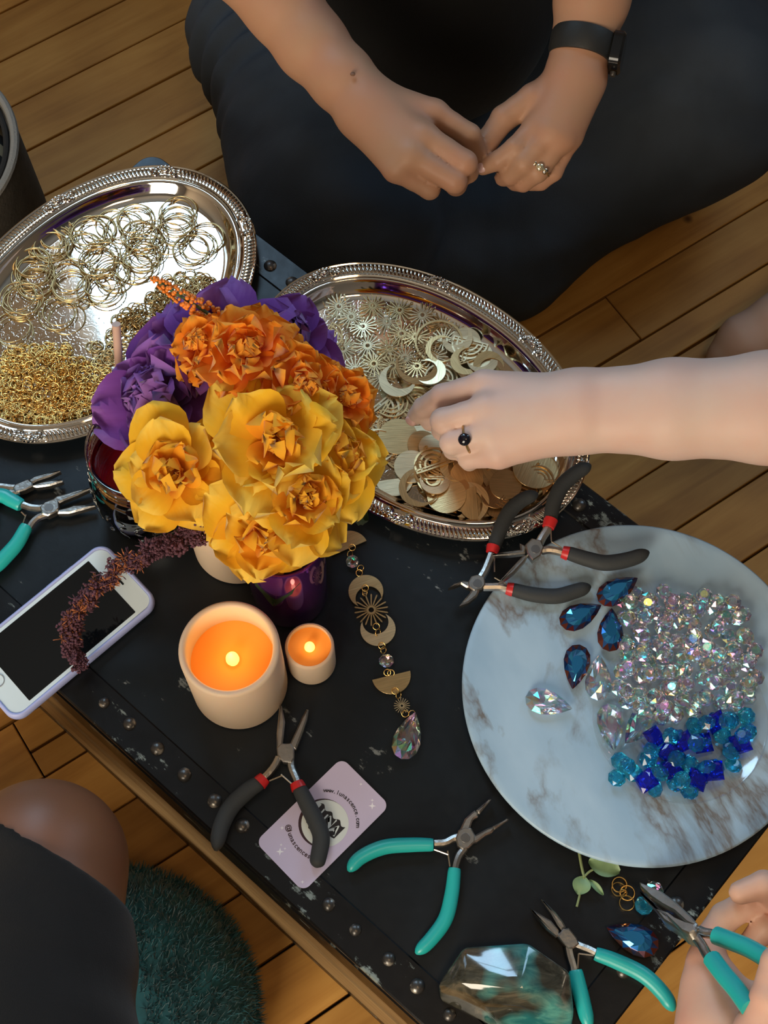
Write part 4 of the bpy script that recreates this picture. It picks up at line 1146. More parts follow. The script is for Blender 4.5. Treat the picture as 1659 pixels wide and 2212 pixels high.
def gem_mesh(name, outline, h, rings=((0.70, 0.62), (0.40, 1.0)), pav=((0.62, 0.6), (0.15, 1.0)), seed=0):
    """faceted stone from a girdle outline: triangulated crown and pavilion, flat faces"""
    rg = random.Random(seed)
    n = len(outline); mb = MB()
    def ringpts(s, z, half):
        out = []
        for k in range(n):
            a = outline[k]; b = outline[(k + 1) % n]
            p = ((a[0] + b[0]) / 2, (a[1] + b[1]) / 2) if half else a
            out.append((p[0] * s, p[1] * s, z))
        return out
    for sgn, rr_ in ((1, rings), (-1, pav)):
        prev = ringpts(1.0, sgn * h * 0.06, False); half = False
        allr = [prev]
        for (s, zz) in rr_:
            half = not half
            allr.append(ringpts(s, sgn * h * zz, half))
        vs = [v for r in allr for v in r]; fs = []
        for i in range(len(allr) - 1):
            for k in range(n):
                if i % 2 == 0:
                    fs.append((i * n + k, i * n + (k + 1) % n, (i + 1) * n + k)); fs.append((i * n + (k + 1) % n, (i + 1) * n + (k + 1) % n, (i + 1) * n + k))
                else:
                    fs.append((i * n + k, (i + 1) * n + k, (i + 1) * n + (k - 1) % n)[::-1]); fs.append((i * n + k, i * n + (k + 1) % n, (i + 1) * n + k))
        fs.append(tuple((len(allr) - 1) * n + k for k in range(n)))
        if sgn < 0: fs = [f[::-1] for f in fs]
        mb.add(vs, fs)
    g = [(p[0], p[1], z) for z in (-h * 0.06, h * 0.06) for p in outline]
    mb.add(g, [(k, (k + 1) % n, n + (k + 1) % n, n + k) for k in range(n)])
    me = mb.mesh(name, False)
    bm = bmesh.new(); bm.from_mesh(me); bmesh.ops.remove_doubles(bm, verts=bm.verts, dist=1e-6); bmesh.ops.recalc_face_normals(bm, faces=bm.faces); bm.to_mesh(me); bm.free()
    at_ = me.attributes.new('facet', 'FLOAT', 'FACE')
    at_.data.foreach_set('value', [rg.random() for _ in me.polygons])
    rm = me.attributes.new('rim', 'FLOAT', 'FACE')
    rm.data.foreach_set('value', [max(0.0, min(1.0, 1 - p.center.z / h)) for p in me.polygons])
    return me
def drop_outline(L, Wd, n=14):
    return [(Wd / 2 * 1.14 * math.sin(2 * math.pi * k / n) * abs(math.sin(math.pi * k / n)) ** 0.85, L / 2 * math.cos(2 * math.pi * k / n)) for k in range(n)]
DROP = gem_mesh('drop', drop_outline(0.036, 0.0225), 0.0050, ((0.74, 0.62), (0.42, 1.0)), ((0.62, 0.62), (0.20, 1.0)), 3)
DROP2 = DROP.copy()
OCT = [gem_mesh('octagon', [(0.0069 * math.cos(2 * math.pi * (k + 0.5) / 8), 0.0069 * math.sin(2 * math.pi * (k + 0.5) / 8)) for k in range(8)], 0.0036, ((0.74, 0.6), (0.48, 1.0)), ((0.7, 0.6), (0.3, 1.0)), 11 + s) for s in range(3)]
SQR = gem_mesh('square', [(0.0072, 0.0), (0.0072, 0.0072), (0, 0.0072), (-0.0072, 0.0072), (-0.0072, 0), (-0.0072, -0.0072), (0, -0.0072), (0.0072, -0.0072)], 0.0034, ((0.80, 0.7), (0.55, 1.0)), ((0.75, 0.6), (0.4, 1.0)), 30)
AQ = OCT[0].copy(); AQs = OCT[1].copy()
def gem(name, me, mat, px, py, z, rot, label, cat, group=None, tx=0, ty=0, sc=1.0):
    p = at(px, py, z)
    M = Matrix.Translation(p) @ Euler((tx, ty, rot)).to_matrix().to_4x4() @ Matrix.Scale(sc, 4)
    return tag(put(name, me, mat, None, M), label, cat, group)
def toward(p, q, z=PZ):
    d = at(q[0], q[1], z) - at(p[0], p[1], z)
    return math.atan2(d.y, d.x) - math.pi / 2
def c4(x, y): return (960 + x * 0.4214, 1120 + y * 0.4214)
zg = PZ + 0.0050
for (c, t_, lab, dz, tx) in (((890, 365), (985, 312), 'dark blue-amber teardrop crystal overlapping two others at the top of the marble plate', 0.0030, 0.1),
                     ((700, 495), (815, 440), 'dark amber-edged teardrop crystal with its round end pointing left', 0.0, 0.0),
                     ((852, 570), (860, 440), 'dark teardrop crystal with bright blue facets and its tip pointing up', 0.0012, -0.06),
                     ((675, 760), (655, 885), 'dark teal and maroon teardrop crystal with its tip pointing down', 0.0, 0.0)):
    gem('teardrop_crystal', DROP2, M_abd, *c4(*c), zg + dz, toward(c4(*c), c4(*t_)), lab, 'crystal', 'dark teardrop crystals', tx, 0)
for (c, t_, lab, dz, tx) in (((790, 815), (795, 700), 'clear iridescent teardrop crystal beside the dark maroon one, tip pointing up', 0.0, 0.0),
                     ((535, 945), (655, 975), 'clear iridescent teardrop crystal lying alone at the left, tip pointing right', 0.0, 0.0),
                     ((855, 1070), (870, 1190), 'clear teardrop crystal with its tip pointing down towards the aqua beads', 0.0, 0.0),
                     ((1000, 1065), (915, 1170), 'clear teardrop crystal with a yellow facet leaning on its neighbour', 0.0022, 0.1)):
    gem('teardrop_crystal', DROP, M_ab, *c4(*c), zg + dz, toward(c4(*c), c4(*t_)), lab, 'crystal', 'clear teardrop crystals', tx, 0)
# shallow clear glass dish under the beads
M_dish = glass_mat('dish_glass', (1, 1, 1), 0.25, 0.08, 0.16)
dc = at(1466, 1553, PZ)
MB().lathe([(0.0001, 0.0), (0.048, 0.0), (0.057, 0.0014), (0.0640, 0.0048), (0.0655, 0.0054), (0.0657, 0.0062), (0.0645, 0.0064), (0.0570, 0.0030), (0.048, 0.0014), (0.0001, 0.0014)], 96
    ).part('glass_dish', M_dish, None, m=Matrix.Translation(dc + Vector((0, 0, 0.0001))), angle=1.2)
tag(bpy.data.objects['glass_dish'], 'shallow clear glass dish on the marble plate under the crystal beads', 'dish')
zb_ = PZ + 0.0016 + 0.0036
clear_poly = [(1340, 1290), (1400, 1268), (1470, 1278), (1560, 1285), (1612, 1320), (1632, 1380), (1642, 1440), (1635, 1500), (1600, 1522), (1520, 1535), (1450, 1560), (1400, 1555), (1338, 1520), (1330, 1480), (1345, 1430), (1332, 1400), (1345, 1350)]
blue_poly = [(1322, 1622), (1380, 1632), (1420, 1580), (1470, 1590), (1500, 1558), (1560, 1540), (1618, 1545), (1626, 1600), (1600, 1645), (1540, 1690), (1475, 1715), (1400, 1702), (1330, 1680)]
cr_ = random.Random(4)
def pile_of(poly, layers, fn):
    for li, (n, md) in enumerate(layers):
        pl = poly
        if li:
            cx = sum(p[0] for p in poly) / len(poly); cy = sum(p[1] for p in poly) / len(poly)
            pl = [(cx + (p[0] - cx) * (1 - 0.10 * li), cy + (p[1] - cy) * (1 - 0.10 * li)) for p in poly]
        for (x, y) in sample(pl, n, md, cr_): fn(x, y, zb_ + 0.0052 * li + cr_.uniform(0, 0.001), li)
LB = 'clear iridescent octagon crystal bead in the large pile on the marble plate'
pile_of(clear_poly, [(110, 31), (70, 36)], lambda x, y, z, li: gem('crystal_bead', OCT[cr_.randrange(3)], M_ab, x, y, z, cr_.uniform(0, 6), LB, 'bead', 'clear crystal beads', cr_.gauss(0, 0.12 + 0.18 * li), cr_.gauss(0, 0.12 + 0.18 * li), cr_.choice([1, 1, 0.95])))
for (x, y, r) in ((1450, 1660, 0.7), (1396, 1686, 0.5), (1543, 1665, 0.1), (1414, 1592, 0.6), (1476, 1602, 0.4), (1446, 1626, 0.9), (1518, 1605, 0.2), (1548, 1560, 0.5), (1506, 1684, 1.2), (1600, 1606, 0.3)):
    gem('glass_bead', SQR, M_sap, x, y, zb_ + cr_.uniform(0.001, 0.004), r, 'deep sapphire blue square glass bead among the aqua beads', 'bead', 'sapphire glass beads', cr_.gauss(0, 0.2), cr_.gauss(0, 0.2))
LA = 'translucent aqua blue octagon glass bead at the near side of the crystal pile'
pile_of(blue_poly, [(34, 33), (12, 42)], lambda x, y, z, li: gem('glass_bead', AQ, M_aqua, x, y, z, cr_.uniform(0, 6), LA, 'bead', 'aqua glass beads', cr_.gauss(0, 0.2), cr_.gauss(0, 0.2)))
# loose pieces near the held pliers
zt = T + 0.0046
gem('teardrop_crystal', DROP2, M_abd, 1366, 2026, zt + 0.0004, toward((1366, 2026), (1305, 2001), T), 'bright blue teardrop crystal on the trunk below the held pliers', 'crystal', None, 0, 0, 1.08)
gem('crystal_bead', OCT[1], M_ab, 1413, 1925, zt - 0.001, 0.4, 'clear bead with a yellow-green facet behind the tip of the held pliers', 'bead', None, 0.15, 0.1, 1.05)
gem('glass_bead', AQs, M_aqua, 1391, 1956, zt - 0.001, 0.1, 'teal glass bead under the tip of the held pliers', 'bead', None, 0, 0, 1.0)
# chain of four linked rings
lk = thing('ring_chain', 'short chain of four linked gold jump rings beside the eucalyptus sprig', 'chain', at(1345, 1930, T))
for (x, y, R, tx) in ((1338, 1911, 0.0053, 0.12), (1336, 1921, 0.0050, -0.15), (1346, 1929, 0.0026, 0.5), (1355, 1929, 0.0052, 0.14), (1354, 1951, 0.0053, -0.06)):
    MB().torus(R, 0.00055, 26, 6).part('link', M_gold, lk, m=Matrix.Translation(at(x, y, T + 0.0013) - at(1345, 1930, T)) @ Euler((tx, 0, 0)).to_matrix().to_4x4())

# ------------------------------------------------------------------ suncatcher strand lying on the trunk
zs = T + 0.0004
sc_ = thing('suncatcher', 'strand of brass moons, suns and crystals lying right of the candles', 'suncatcher', at(810, 1380, T))
def c5(x, y): return (360 + x * 0.3617, 1100 + y * 0.3617)
def sput(name, me, mat, p, rot, z=0.0, tx=0, ty=0, sc=1.0):
    w_ = at(*p, zs + z)
    return put(name, me, mat, sc_, wm(sc_).inverted() @ Matrix.Translation(w_) @ Euler((tx, ty, rot)).to_matrix().to_4x4() @ Matrix.Scale(sc, 4))
def edge_rot(a, b):
    d = at(*c5(*b), zs) - at(*c5(*a), zs); return math.atan2(d.y, d.x), d.length / 2
ro, R_ = edge_rot((1195, 190), (990, 278)); sput('half_moon', half_mb(R_, 0.0008).mesh('half_moon', False), M_brass, c5(1092, 234), ro)
ro, R_ = edge_rot((1228, 1020), (1455, 965)); sput('half_moon', half_mb(R_, 0.0008).mesh('half_moon', False), M_brass, c5(1341, 993), ro)
ro, R_ = edge_rot((1290, 495), (1120, 550)); sput('crescent', crescent_mb(0.0137, 0.0009, 0.74, 0.46).mesh('crescent', False), M_brass, c5(1190, 492), ro)
ro, R_ = edge_rot((1155, 712), (1340, 655)); sput('crescent', crescent_mb(0.0137, 0.0009, 0.74, 0.46).mesh('crescent', False), M_brass_p, c5(1262, 718), ro)
sput('sun', sun_mesh(0.0135, 18).mesh('sun', False), M_brass, c5(1222, 603), math.radians(110))
sput('sun', sun_mesh(0.0063, 18).mesh('sun', False), M_brass_p, c5(1405, 1175), math.radians(100), 0.0004)
OC = OCT[2].copy(); OC.materials.clear()
sput('crystal', OC, M_ab, c5(1110, 312), 0.3, 0.0032, 0.1, -0.1, 0.78)
OC2 = OCT[0].copy(); OC2.materials.clear()
sput('crystal', OC2, M_ab, c5(1312, 905), 0.9, 0.0032, -0.1, 0.15, 0.86)
DR3 = gem_mesh('drop', drop_outline(0.0375, 0.0235), 0.0052, ((0.74, 0.62), (0.42, 1.0)), ((0.62, 0.62), (0.20, 1.0)), 8)
sput('pendant_crystal', DR3, M_ab, c5(1443, 1352), toward(c5(1443, 1352), c5(1487, 1205), T), 0.0050)
lkm = MB().torus(0.0026, 0.00042, 16, 6).mesh('link')
for (x, y, r, tx) in ((1108, 228, 0, 0.5), (1095, 268, 1, 0.9), (1158, 352, 0.5, 0.8), (1150, 380, 0, 0.4), (1186, 470, 0, 0.5), (1184, 500, 1.2, 0.9), (1252, 700, 0, 0.5), (1262, 735, 1, 0.9), (1285, 815, 0, 0.5), (1295, 842, 1, 0.8), (1318, 975, 0, 0.6), (1340, 978, 0, 0.6), (1365, 1085, 0, 0.5), (1385, 1110, 1, 0.9), (1425, 1222, 0, 0.6), (1465, 1222, 0.4, 0.5)):
    sput('link', lkm, M_gold, c5(x, y), r, 0.0016, tx, 0)

# ------------------------------------------------------------------ eucalyptus sprig
M_leaf = simple('eucalyptus_leaf', (0.20, 0.32, 0.16), 0.5, var=0.15, vscale=90)
M_stem = simple('sprig_stem', (0.24, 0.30, 0.13), 0.55)
sp = thing('eucalyptus_sprig', 'small eucalyptus sprig poking out from under the marble plate', 'sprig', at(1258, 1895, T))
def c7(x, y): return (900 + x * 0.4575, 1700 + y * 0.4575)
def stem3(pts, r, z):
    MB().tube([Vector(p) for p in catmull([tuple(at(*c7(*p), z)) for p in pts], 6)], r, 7).part('stem', M_stem, sp, world=True)
stem3([(766, 300), (778, 370), (790, 425)], 0.0011, T + 0.0022); stem3([(790, 425), (775, 490), (756, 565)], 0.0009, T + 0.0018); stem3([(790, 425), (815, 400), (850, 380)], 0.0009, T + 0.0022)
def flat_leaf(c, tip, w, z, parent, mat, name='leaf', curl=0.002):
    a, b = at(*c, z), at(*tip, z)
    ax = (b - a); L = ax.length; ax.normalize(); sd = Vector((-ax.y, ax.x, 0))
    vs = []; fs = []; n = 10; m_ = 5
    for i in range(n + 1):
        u_ = i / n; hw = w / 2 * math.sin(math.pi * min(1, u_ * 0.94 + 0.03)) ** 0.7
        for j in range(m_):
            v_ = (j / (m_ - 1)) * 2 - 1
            vs.append(a + ax * (L * u_) + sd * (hw * v_) + Vector((0, 0, curl * (v_ * v_) + curl * 1.2 * math.sin(math.pi * u_))))
    for i in range(n):
        for j in range(m_ - 1): fs.append((i * m_ + j, i * m_ + j + 1, (i + 1) * m_ + j + 1, (i + 1) * m_ + j))
    k = len(vs); vs2 = [v - Vector((0, 0, 0.0004)) for v in vs]
    fs2 = [tuple(i + k for i in f)[::-1] for f in fs]
    mb = MB(); mb.add(vs + vs2, fs + fs2)
    return mb.part(name, mat, parent, world=True, angle=None)
flat_leaf(c7(790, 425), c7(762, 508), 0.0135, T + 0.0015, sp, M_leaf)
flat_leaf(c7(812, 350), c7(958, 402), 0.0160, T + 0.0015, sp, M_leaf)
flat_leaf(c7(812, 440), c7(880, 512), 0.0050, T + 0.0012, sp, M_leaf)

# ------------------------------------------------------------------ polished labradorite
def labra(name):
    m, nt, b = nodes_of(name)
    tc = N(nt, 'ShaderNodeTexCoord')
    mp = N(nt, 'ShaderNodeMapping'); mp.inputs['Scale'].default_value = (30, 95, 60); mp.inputs['Rotation'].default_value = (0.2, 0.3, -0.5)
    nt.links.new(tc.outputs['Object'], mp.inputs['Vector'])
    n1 = N(nt, 'ShaderNodeTexNoise', Scale=1.0, Detail=7.0, Roughness=0.65, Distortion=0.8); nt.links.new(mp.outputs[0], n1.inputs['Vector'])
    n2 = N(nt, 'ShaderNodeTexNoise', Scale=28.0, Detail=2.0); nt.links.new(tc.outputs['Object'], n2.inputs['Vector'])
    base = ramp(nt, [(0.32, (0.012, 0.013, 0.010)), (0.5, (0.052, 0.050, 0.036)), (0.62, (0.11, 0.095, 0.065)), (0.75, (0.03, 0.035, 0.03))], n1.outputs['Fac'])
    fl = ramp(nt, [(0.40, (0.02, 0.16, 0.17)), (0.60, (0.10, 0.34, 0.30))], n1.outputs['Fac'])
    geo = N(nt, 'ShaderNodeNewGeometry'); sx = N(nt, 'ShaderNodeSeparateXYZ'); nt.links.new(geo.outputs['Normal'], sx.inputs[0])
    k1 = ramp(nt, [(0.48, (0, 0, 0)), (0.62, (1, 1, 1))], n2.outputs['Fac'])
    mx = N(nt, 'ShaderNodeMix', data_type='RGBA'); nt.links.new(k1.outputs[0], mx.inputs['Factor']); nt.links.new(base.outputs[0], mx.inputs['A']); nt.links.new(fl.outputs[0], mx.inputs['B'])
    nt.links.new(mx.outputs['Result'], b.inputs['Base Color'])
    setp(b, rough=0.09, coat=0.5, coat_rough=0.04, ior=1.56)
    return m
M_lab = labra('labradorite')
def stone():
    bm = bmesh.new()
    P = [(948, 2160, 0.004), (990, 2072, 0.004), (1120, 2062, 0.004), (1225, 2120, 0.004), (1236, 2235, 0.004), (1110, 2240, 0.003),
         (945, 2128, 0.014), (1000, 2046, 0.020), (1140, 2036, 0.026), (1232, 2100, 0.020), (1240, 2190, 0.018), (1000, 2120, 0.030), (1125, 2112, 0.036), (1130, 2140, 0.036), (1020, 2150, 0.024), (1215, 2150, 0.026)]
    for (x, y, z) in P: bm.verts.new(at(x, y, T + z))
    for (x, y) in ((965, 2150), (1000, 2085), (1120, 2080), (1210, 2130), (1222, 2225), (1110, 2225)): bm.verts.new(at(x, y, T + 0.0003))
    bmesh.ops.convex_hull(bm, input=bm.verts)
    me = bpy.data.meshes.new('stone'); bm.to_mesh(me); bm.free()
    c = at(1090, 2140, T)
    me.transform(Matrix.Translation(-c))
    o = put('polished_stone', me, M_lab, None, Matrix.Translation(c))
    bv = o.modifiers.new('bevel', 'BEVEL'); bv.width = 0.006; bv.segments = 4; bv.limit_method = 'ANGLE'; bv.angle_limit = 0.2
    me.polygons.foreach_set('use_smooth', [True] * len(me.polygons))
    return tag(o, 'polished dark grey stone with teal flashes at the near edge of the trunk', 'stone')
stone()

# ------------------------------------------------------------------ artificial flowers
def petal_mat(name, stops, transl=0.35, rough=0.75):
    m, nt, b = nodes_of(name)
    a = N(nt, 'ShaderNodeAttribute', attribute_name='along')
    tc = N(nt, 'ShaderNodeTexCoord')
    mp = N(nt, 'ShaderNodeMapping'); mp.inputs['Scale'].default_value = (420, 60, 60)
    nt.links.new(tc.outputs['Object'], mp.inputs['Vector'])
    nz = N(nt, 'ShaderNodeTexNoise', Scale=1.0, Detail=3.0); nt.links.new(mp.outputs[0], nz.inputs['Vector'])
    oi = N(nt, 'ShaderNodeObjectInfo')
    ma = N(nt, 'ShaderNodeMath', operation='MULTIPLY_ADD'); ma.inputs[1].default_value = 0.22; nt.links.new(nz.outputs['Fac'], ma.inputs[0]); nt.links.new(a.outputs['Fac'], ma.inputs[2])
    mb = N(nt, 'ShaderNodeMath', operation='MULTIPLY_ADD'); mb.inputs[1].default_value = 0.26; nt.links.new(oi.outputs['Random'], mb.inputs[0]); nt.links.new(ma.outputs[0], mb.inputs[2])
    sb = N(nt, 'ShaderNodeMath', operation='SUBTRACT'); sb.inputs[1].default_value = 0.20; nt.links.new(mb.outputs[0], sb.inputs[0])
    r = ramp(nt, stops, sb.outputs[0])
    nt.links.new(r.outputs[0], b.inputs['Base Color'])
    bp = N(nt, 'ShaderNodeBump', Strength=0.25, Distance=0.0006); nt.links.new(nz.outputs['Fac'], bp.inputs['Height']); nt.links.new(bp.outputs[0], b.inputs['Normal'])
    setp(b, rough=rough, spec=0.25, sheen=0.15)
    tr = N(nt, 'ShaderNodeBsdfTranslucent'); nt.links.new(r.outputs[0], tr.inputs[0])
    mx = N(nt, 'ShaderNodeMixShader'); mx.inputs[0].default_value = transl
    nt.links.new(b.outputs[0], mx.inputs[1]); nt.links.new(tr.outputs[0], mx.inputs[2])
    nt.links.new(mx.outputs[0], nt.nodes['Material Output'].inputs[0])
    return m
M_yel = petal_mat('yellow_silk', [(0.0, (0.76, 0.28, 0.008)), (0.35, (0.86, 0.42, 0.010)), (0.75, (0.88, 0.52, 0.022)), (1.0, (0.90, 0.64, 0.10))])
M_yelc = petal_mat('yellow_silk_heart', [(0.0, (0.74, 0.22, 0.005)), (0.5, (0.86, 0.36, 0.010)), (1.0, (0.90, 0.48, 0.03))])
M_ora = petal_mat('orange_silk', [(0.0, (0.60, 0.06, 0.003)), (0.4, (0.86, 0.19, 0.005)), (0.8, (0.90, 0.28, 0.012)), (1.0, (0.93, 0.40, 0.04))])
M_pur = petal_mat('purple_silk', [(0.0, (0.060, 0.010, 0.11)), (0.4, (0.14, 0.030, 0.25)), (0.8, (0.22, 0.065, 0.37)), (1.0, (0.32, 0.14, 0.48))])
M_gleaf = petal_mat('dark_green_silk', [(0.0, (0.010, 0.022, 0.005)), (0.6, (0.022, 0.045, 0.010)), (1.0, (0.05, 0.08, 0.02))], 0.15)
M_gstem = simple('flower_stem', (0.05, 0.09, 0.03), 0.6)
fr = random.Random(12)
def petal_mesh(L, Wd, tip, cup, curl, ruff, seed, nu=9, nv=7):
    rg = random.Random(seed); ph = [rg.uniform(0, 6.28) for _ in range(4)]; tw = rg.uniform(-0.25, 0.25)
    vs = []; al = []
    for i in range(nu):
        u_ = i / (nu - 1)
        if tip == 'point': wdt = Wd / 2 * (0.16 + 0.84 * math.sin(math.pi * (0.06 + 0.60 * u_) ** 0.85)) * (1 - u_ ** 5 * 0.93)
        elif tip == 'soft': wdt = Wd / 2 * (0.20 + 0.80 * math.sin(math.pi * (0.05 + 0.60 * u_))) * (1 - u_ ** 4.5 * 0.80)
        elif tip == 'notch': wdt = Wd / 2 * (0.14 + 0.86 * u_ ** 0.7) * (1 - max(0, u_ - 0.85) * 1.2)
        else: wdt = Wd / 2 * (0.18 + 0.82 * math.sin(math.pi * (0.05 + 0.66 * u_))) * (1 - u_ ** 7 * 0.72)
        for j in range(nv):
            v_ = 2 * j / (nv - 1) - 1
            x = wdt * v_; y = L * u_
            if tip == 'notch': y -= L * 0.10 * u_ * math.cos(v_ * 4.2) * 0.6
            elif tip == 'round': y -= L * 0.10 * u_ * v_ * v_
            z = cup * L * v_ * v_ * (1 - 0.4 * u_) + curl * L * u_ * u_ + ruff * L * u_ * u_ * (math.sin(v_ * 5.2 + ph[0]) * 0.5 + math.sin(v_ * 9.0 + ph[1] + u_ * 3) * 0.3 + 0.5 * math.sin(u_ * 7 + ph[2]) * abs(v_)) + tw * x * u_
            vs.append((x, y, z)); al.append(u_)
    fs = [(i * nv + j, i * nv + j + 1, (i + 1) * nv + j + 1, (i + 1) * nv + j) for i in range(nu - 1) for j in range(nv - 1)]
    mb = MB(); mb.add(vs, fs); me = mb.mesh('petal', True)
    a = me.attributes.new('along', 'FLOAT', 'POINT'); a.data.foreach_set('value', al)
    return me
PET = {}
def petals_of(key, L, Wd, tip, cup, curl, ruff, mat, n=4):
    if key not in PET:
        PET[key] = [petal_mesh(L, Wd, tip, cup, curl, ruff, hash(key) % 997 + k if False else sum(map(ord, key)) + 13 * k) for k in range(n)]
        for m_ in PET[key]: m_.materials.append(mat)
    return PET[key]
def frame(nrm, spin=0.0):
    nrm = Vector(nrm).normalized()
    return nrm.to_track_quat('Z', 'Y').to_matrix().to_4x4() @ Matrix.Rotation(spin, 4, 'Z')
def flower(name, label, px, py, z, nrm, rings, scale=1.0, spin=0.0, stem=True, group='artificial flowers'):
    c = at(px, py, z)
    t = thing(name, label, 'flower', mat4=Matrix.Translation(c) @ frame(nrm, spin), group=group)
    for (key, n, elev, r0, z0, spec, mat, jit) in rings:
        ms = petals_of(key, *spec, mat)
        off = fr.uniform(0, 6.28)
        for k in range(n):
            a = off + 2 * math.pi * (k + fr.uniform(-0.22, 0.22)) / n
            el = math.radians(elev + fr.gauss(0, jit))
            M = Matrix.Rotation(a, 4, 'Z') @ Matrix.Translation((0, r0, z0 + fr.uniform(-0.002, 0.002))) @ Matrix.Rotation(el, 4, 'X') @ Matrix.Rotation(fr.gauss(0, 0.18), 4, 'Y') @ Matrix.Scale(scale * fr.uniform(0.9, 1.1), 4)
            put('petal', ms[fr.randrange(len(ms))], mat, t, M)
    if stem:
        end = VTOP + Vector((fr.uniform(-0.012, 0.012), fr.uniform(-0.012, 0.012), -0.075))
        mid = VTOP + Vector((fr.uniform(-0.008, 0.008), fr.uniform(-0.008, 0.008), 0.004)) + (c - VTOP) * 0.12
        pts = catmull([tuple(end), tuple(mid), tuple(c.lerp(mid, 0.4) - Vector((0, 0, 0.006))), tuple(c - Vector(nrm).normalized() * 0.004)], 6)
        MB().tube([Vector(p) for p in pts], 0.0015, 7).part('stem', M_gstem, t, world=True)
    return t
YO = (0.047, 0.054, 'soft', 0.06, -0.14, 0.15); YM = (0.036, 0.045, 'soft', 0.12, -0.04, 0.20); YI = (0.025, 0.032, 'round', 0.20, 0.10, 0.30); YC = (0.016, 0.019, 'round', 0.30, 0.20, 0.40)
def yellow_rings(s, no=7):
    def q(t): return (t[0] * s, t[1] * s) + t[2:]
    k = '%.2f' % s
    return [('yo' + k, no - 1, 8, 0.004 * s, -0.003, q(YO), M_yel, 14), ('ym' + k, no - 1, 28, 0.003 * s, 0.001, q(YM), M_yel, 15), ('yi' + k, 7, 50, 0.003 * s, 0.004, q(YI), M_yelc, 18), ('yc' + k, 8, 66, 0.002, 0.006, q(YC), M_yelc, 20)]
up = Vector((0, -0.30, 0.95))
F1 = flower('yellow_flower', 'yellow silk peony at the left of the bouquet over the glass jar', 385, 1022, T + 0.150, up + Vector((-0.28, -0.05, 0)), yellow_rings(0.98))
F2 = flower('yellow_flower', 'largest yellow silk peony in the middle of the bouquet', 598, 958, T + 0.172, up + Vector((0.05, 0.0, 0)), yellow_rings(1.10, 8))
F3 = flower('yellow_flower', 'yellow silk peony with an orange heart at the lower right of the bouquet', 652, 1076, T + 0.158, up + Vector((0.34, -0.10, 0)), yellow_rings(0.96))
F4 = flower('yellow_flower', 'yellow silk peony with petals hanging over the purple vase', 578, 1142, T + 0.134, Vector((0.0, -0.80, 0.55)), yellow_rings(0.97))
F5 = flower('yellow_flower', 'yellow silk peony half hidden at the right edge of the bouquet', 716, 992, T + 0.150, Vector((0.50, -0.10, 0.80)), yellow_rings(0.88))
OR1 = (0.024, 0.027, 'round', 0.12, -0.10, 0.26); OR2 = (0.019, 0.022, 'round', 0.18, 0.05, 0.34); OR3 = (0.013, 0.015, 'round', 0.28, 0.2, 0.40)
def orange_rings(s):
    def q(t): return (t[0] * s, t[1] * s) + t[2:]
    k = '%.2f' % s
    return [('oa' + k, 9, -18, 0.007 * s, -0.005, q(OR1), M_ora, 10), ('ob' + k, 9, 8, 0.006 * s, 0.0, q(OR1), M_ora, 12), ('oc' + k, 8, 32, 0.005 * s, 0.004, q(OR2), M_ora, 12), ('od' + k, 8, 55, 0.003 * s, 0.006, q(OR3), M_ora, 14), ('oe' + k, 6, 74, 0.001, 0.007, q(OR3), M_ora, 14)]
flower('orange_flower', 'bright orange silk marigold at the top of the bouquet', 535, 768, T + 0.185, up + Vector((0.0, 0.15, 0)), orange_rings(1.32))
flower('orange_flower', 'orange silk marigold at the upper left against the purple petals', 448, 752, T + 0.176, up + Vector((-0.45, 0.2, 0)), orange_rings(1.02))
flower('orange_flower', 'orange silk marigold between the top orange bloom and the yellow peonies', 648, 838, T + 0.176, up + Vector((0.3, 0.1, 0)), orange_rings(1.18))
flower('orange_flower', 'small orange silk marigold at the right edge of the bouquet by the charms', 735, 866, T + 0.164, up + Vector((0.5, 0.1, 0)), orange_rings(0.96))
PU1 = (0.060, 0.058, 'soft', 0.08, -0.10, 0.16); PU2 = (0.046, 0.052, 'soft', 0.12, 0.0, 0.26); PU3 = (0.031, 0.040, 'round', 0.2, 0.15, 0.42)
def purple_rings(s):
    def q(t): return (t[0] * s, t[1] * s) + t[2:]
    k = '%.2f' % s
    return [('pa' + k, 7, 4, 0.005, -0.004, q(PU1), M_pur, 9), ('pb' + k, 7, 24, 0.004, 0.0, q(PU2), M_pur, 10), ('pc' + k, 8, 44, 0.003, 0.004, q(PU3), M_pur, 14), ('pd' + k, 6, 66, 0.002, 0.005, q(PU3), M_pur, 14)]
flower('purple_flower', 'large purple silk peony behind the orange blooms', 462, 762, T + 0.140, Vector((-0.20, 0.10, 0.95)), purple_rings(0.98))
flower('purple_flower', 'purple silk peony hanging over the rim of the glass jar', 362, 872, T + 0.128, Vector((-0.45, -0.15, 0.85)), purple_rings(1.02))
flower('purple_flower', 'small purple silk bloom showing between the orange blooms and the right tray', 610, 745, T + 0.125, Vector((0.30, 0.15, 0.90)), purple_rings(0.74))
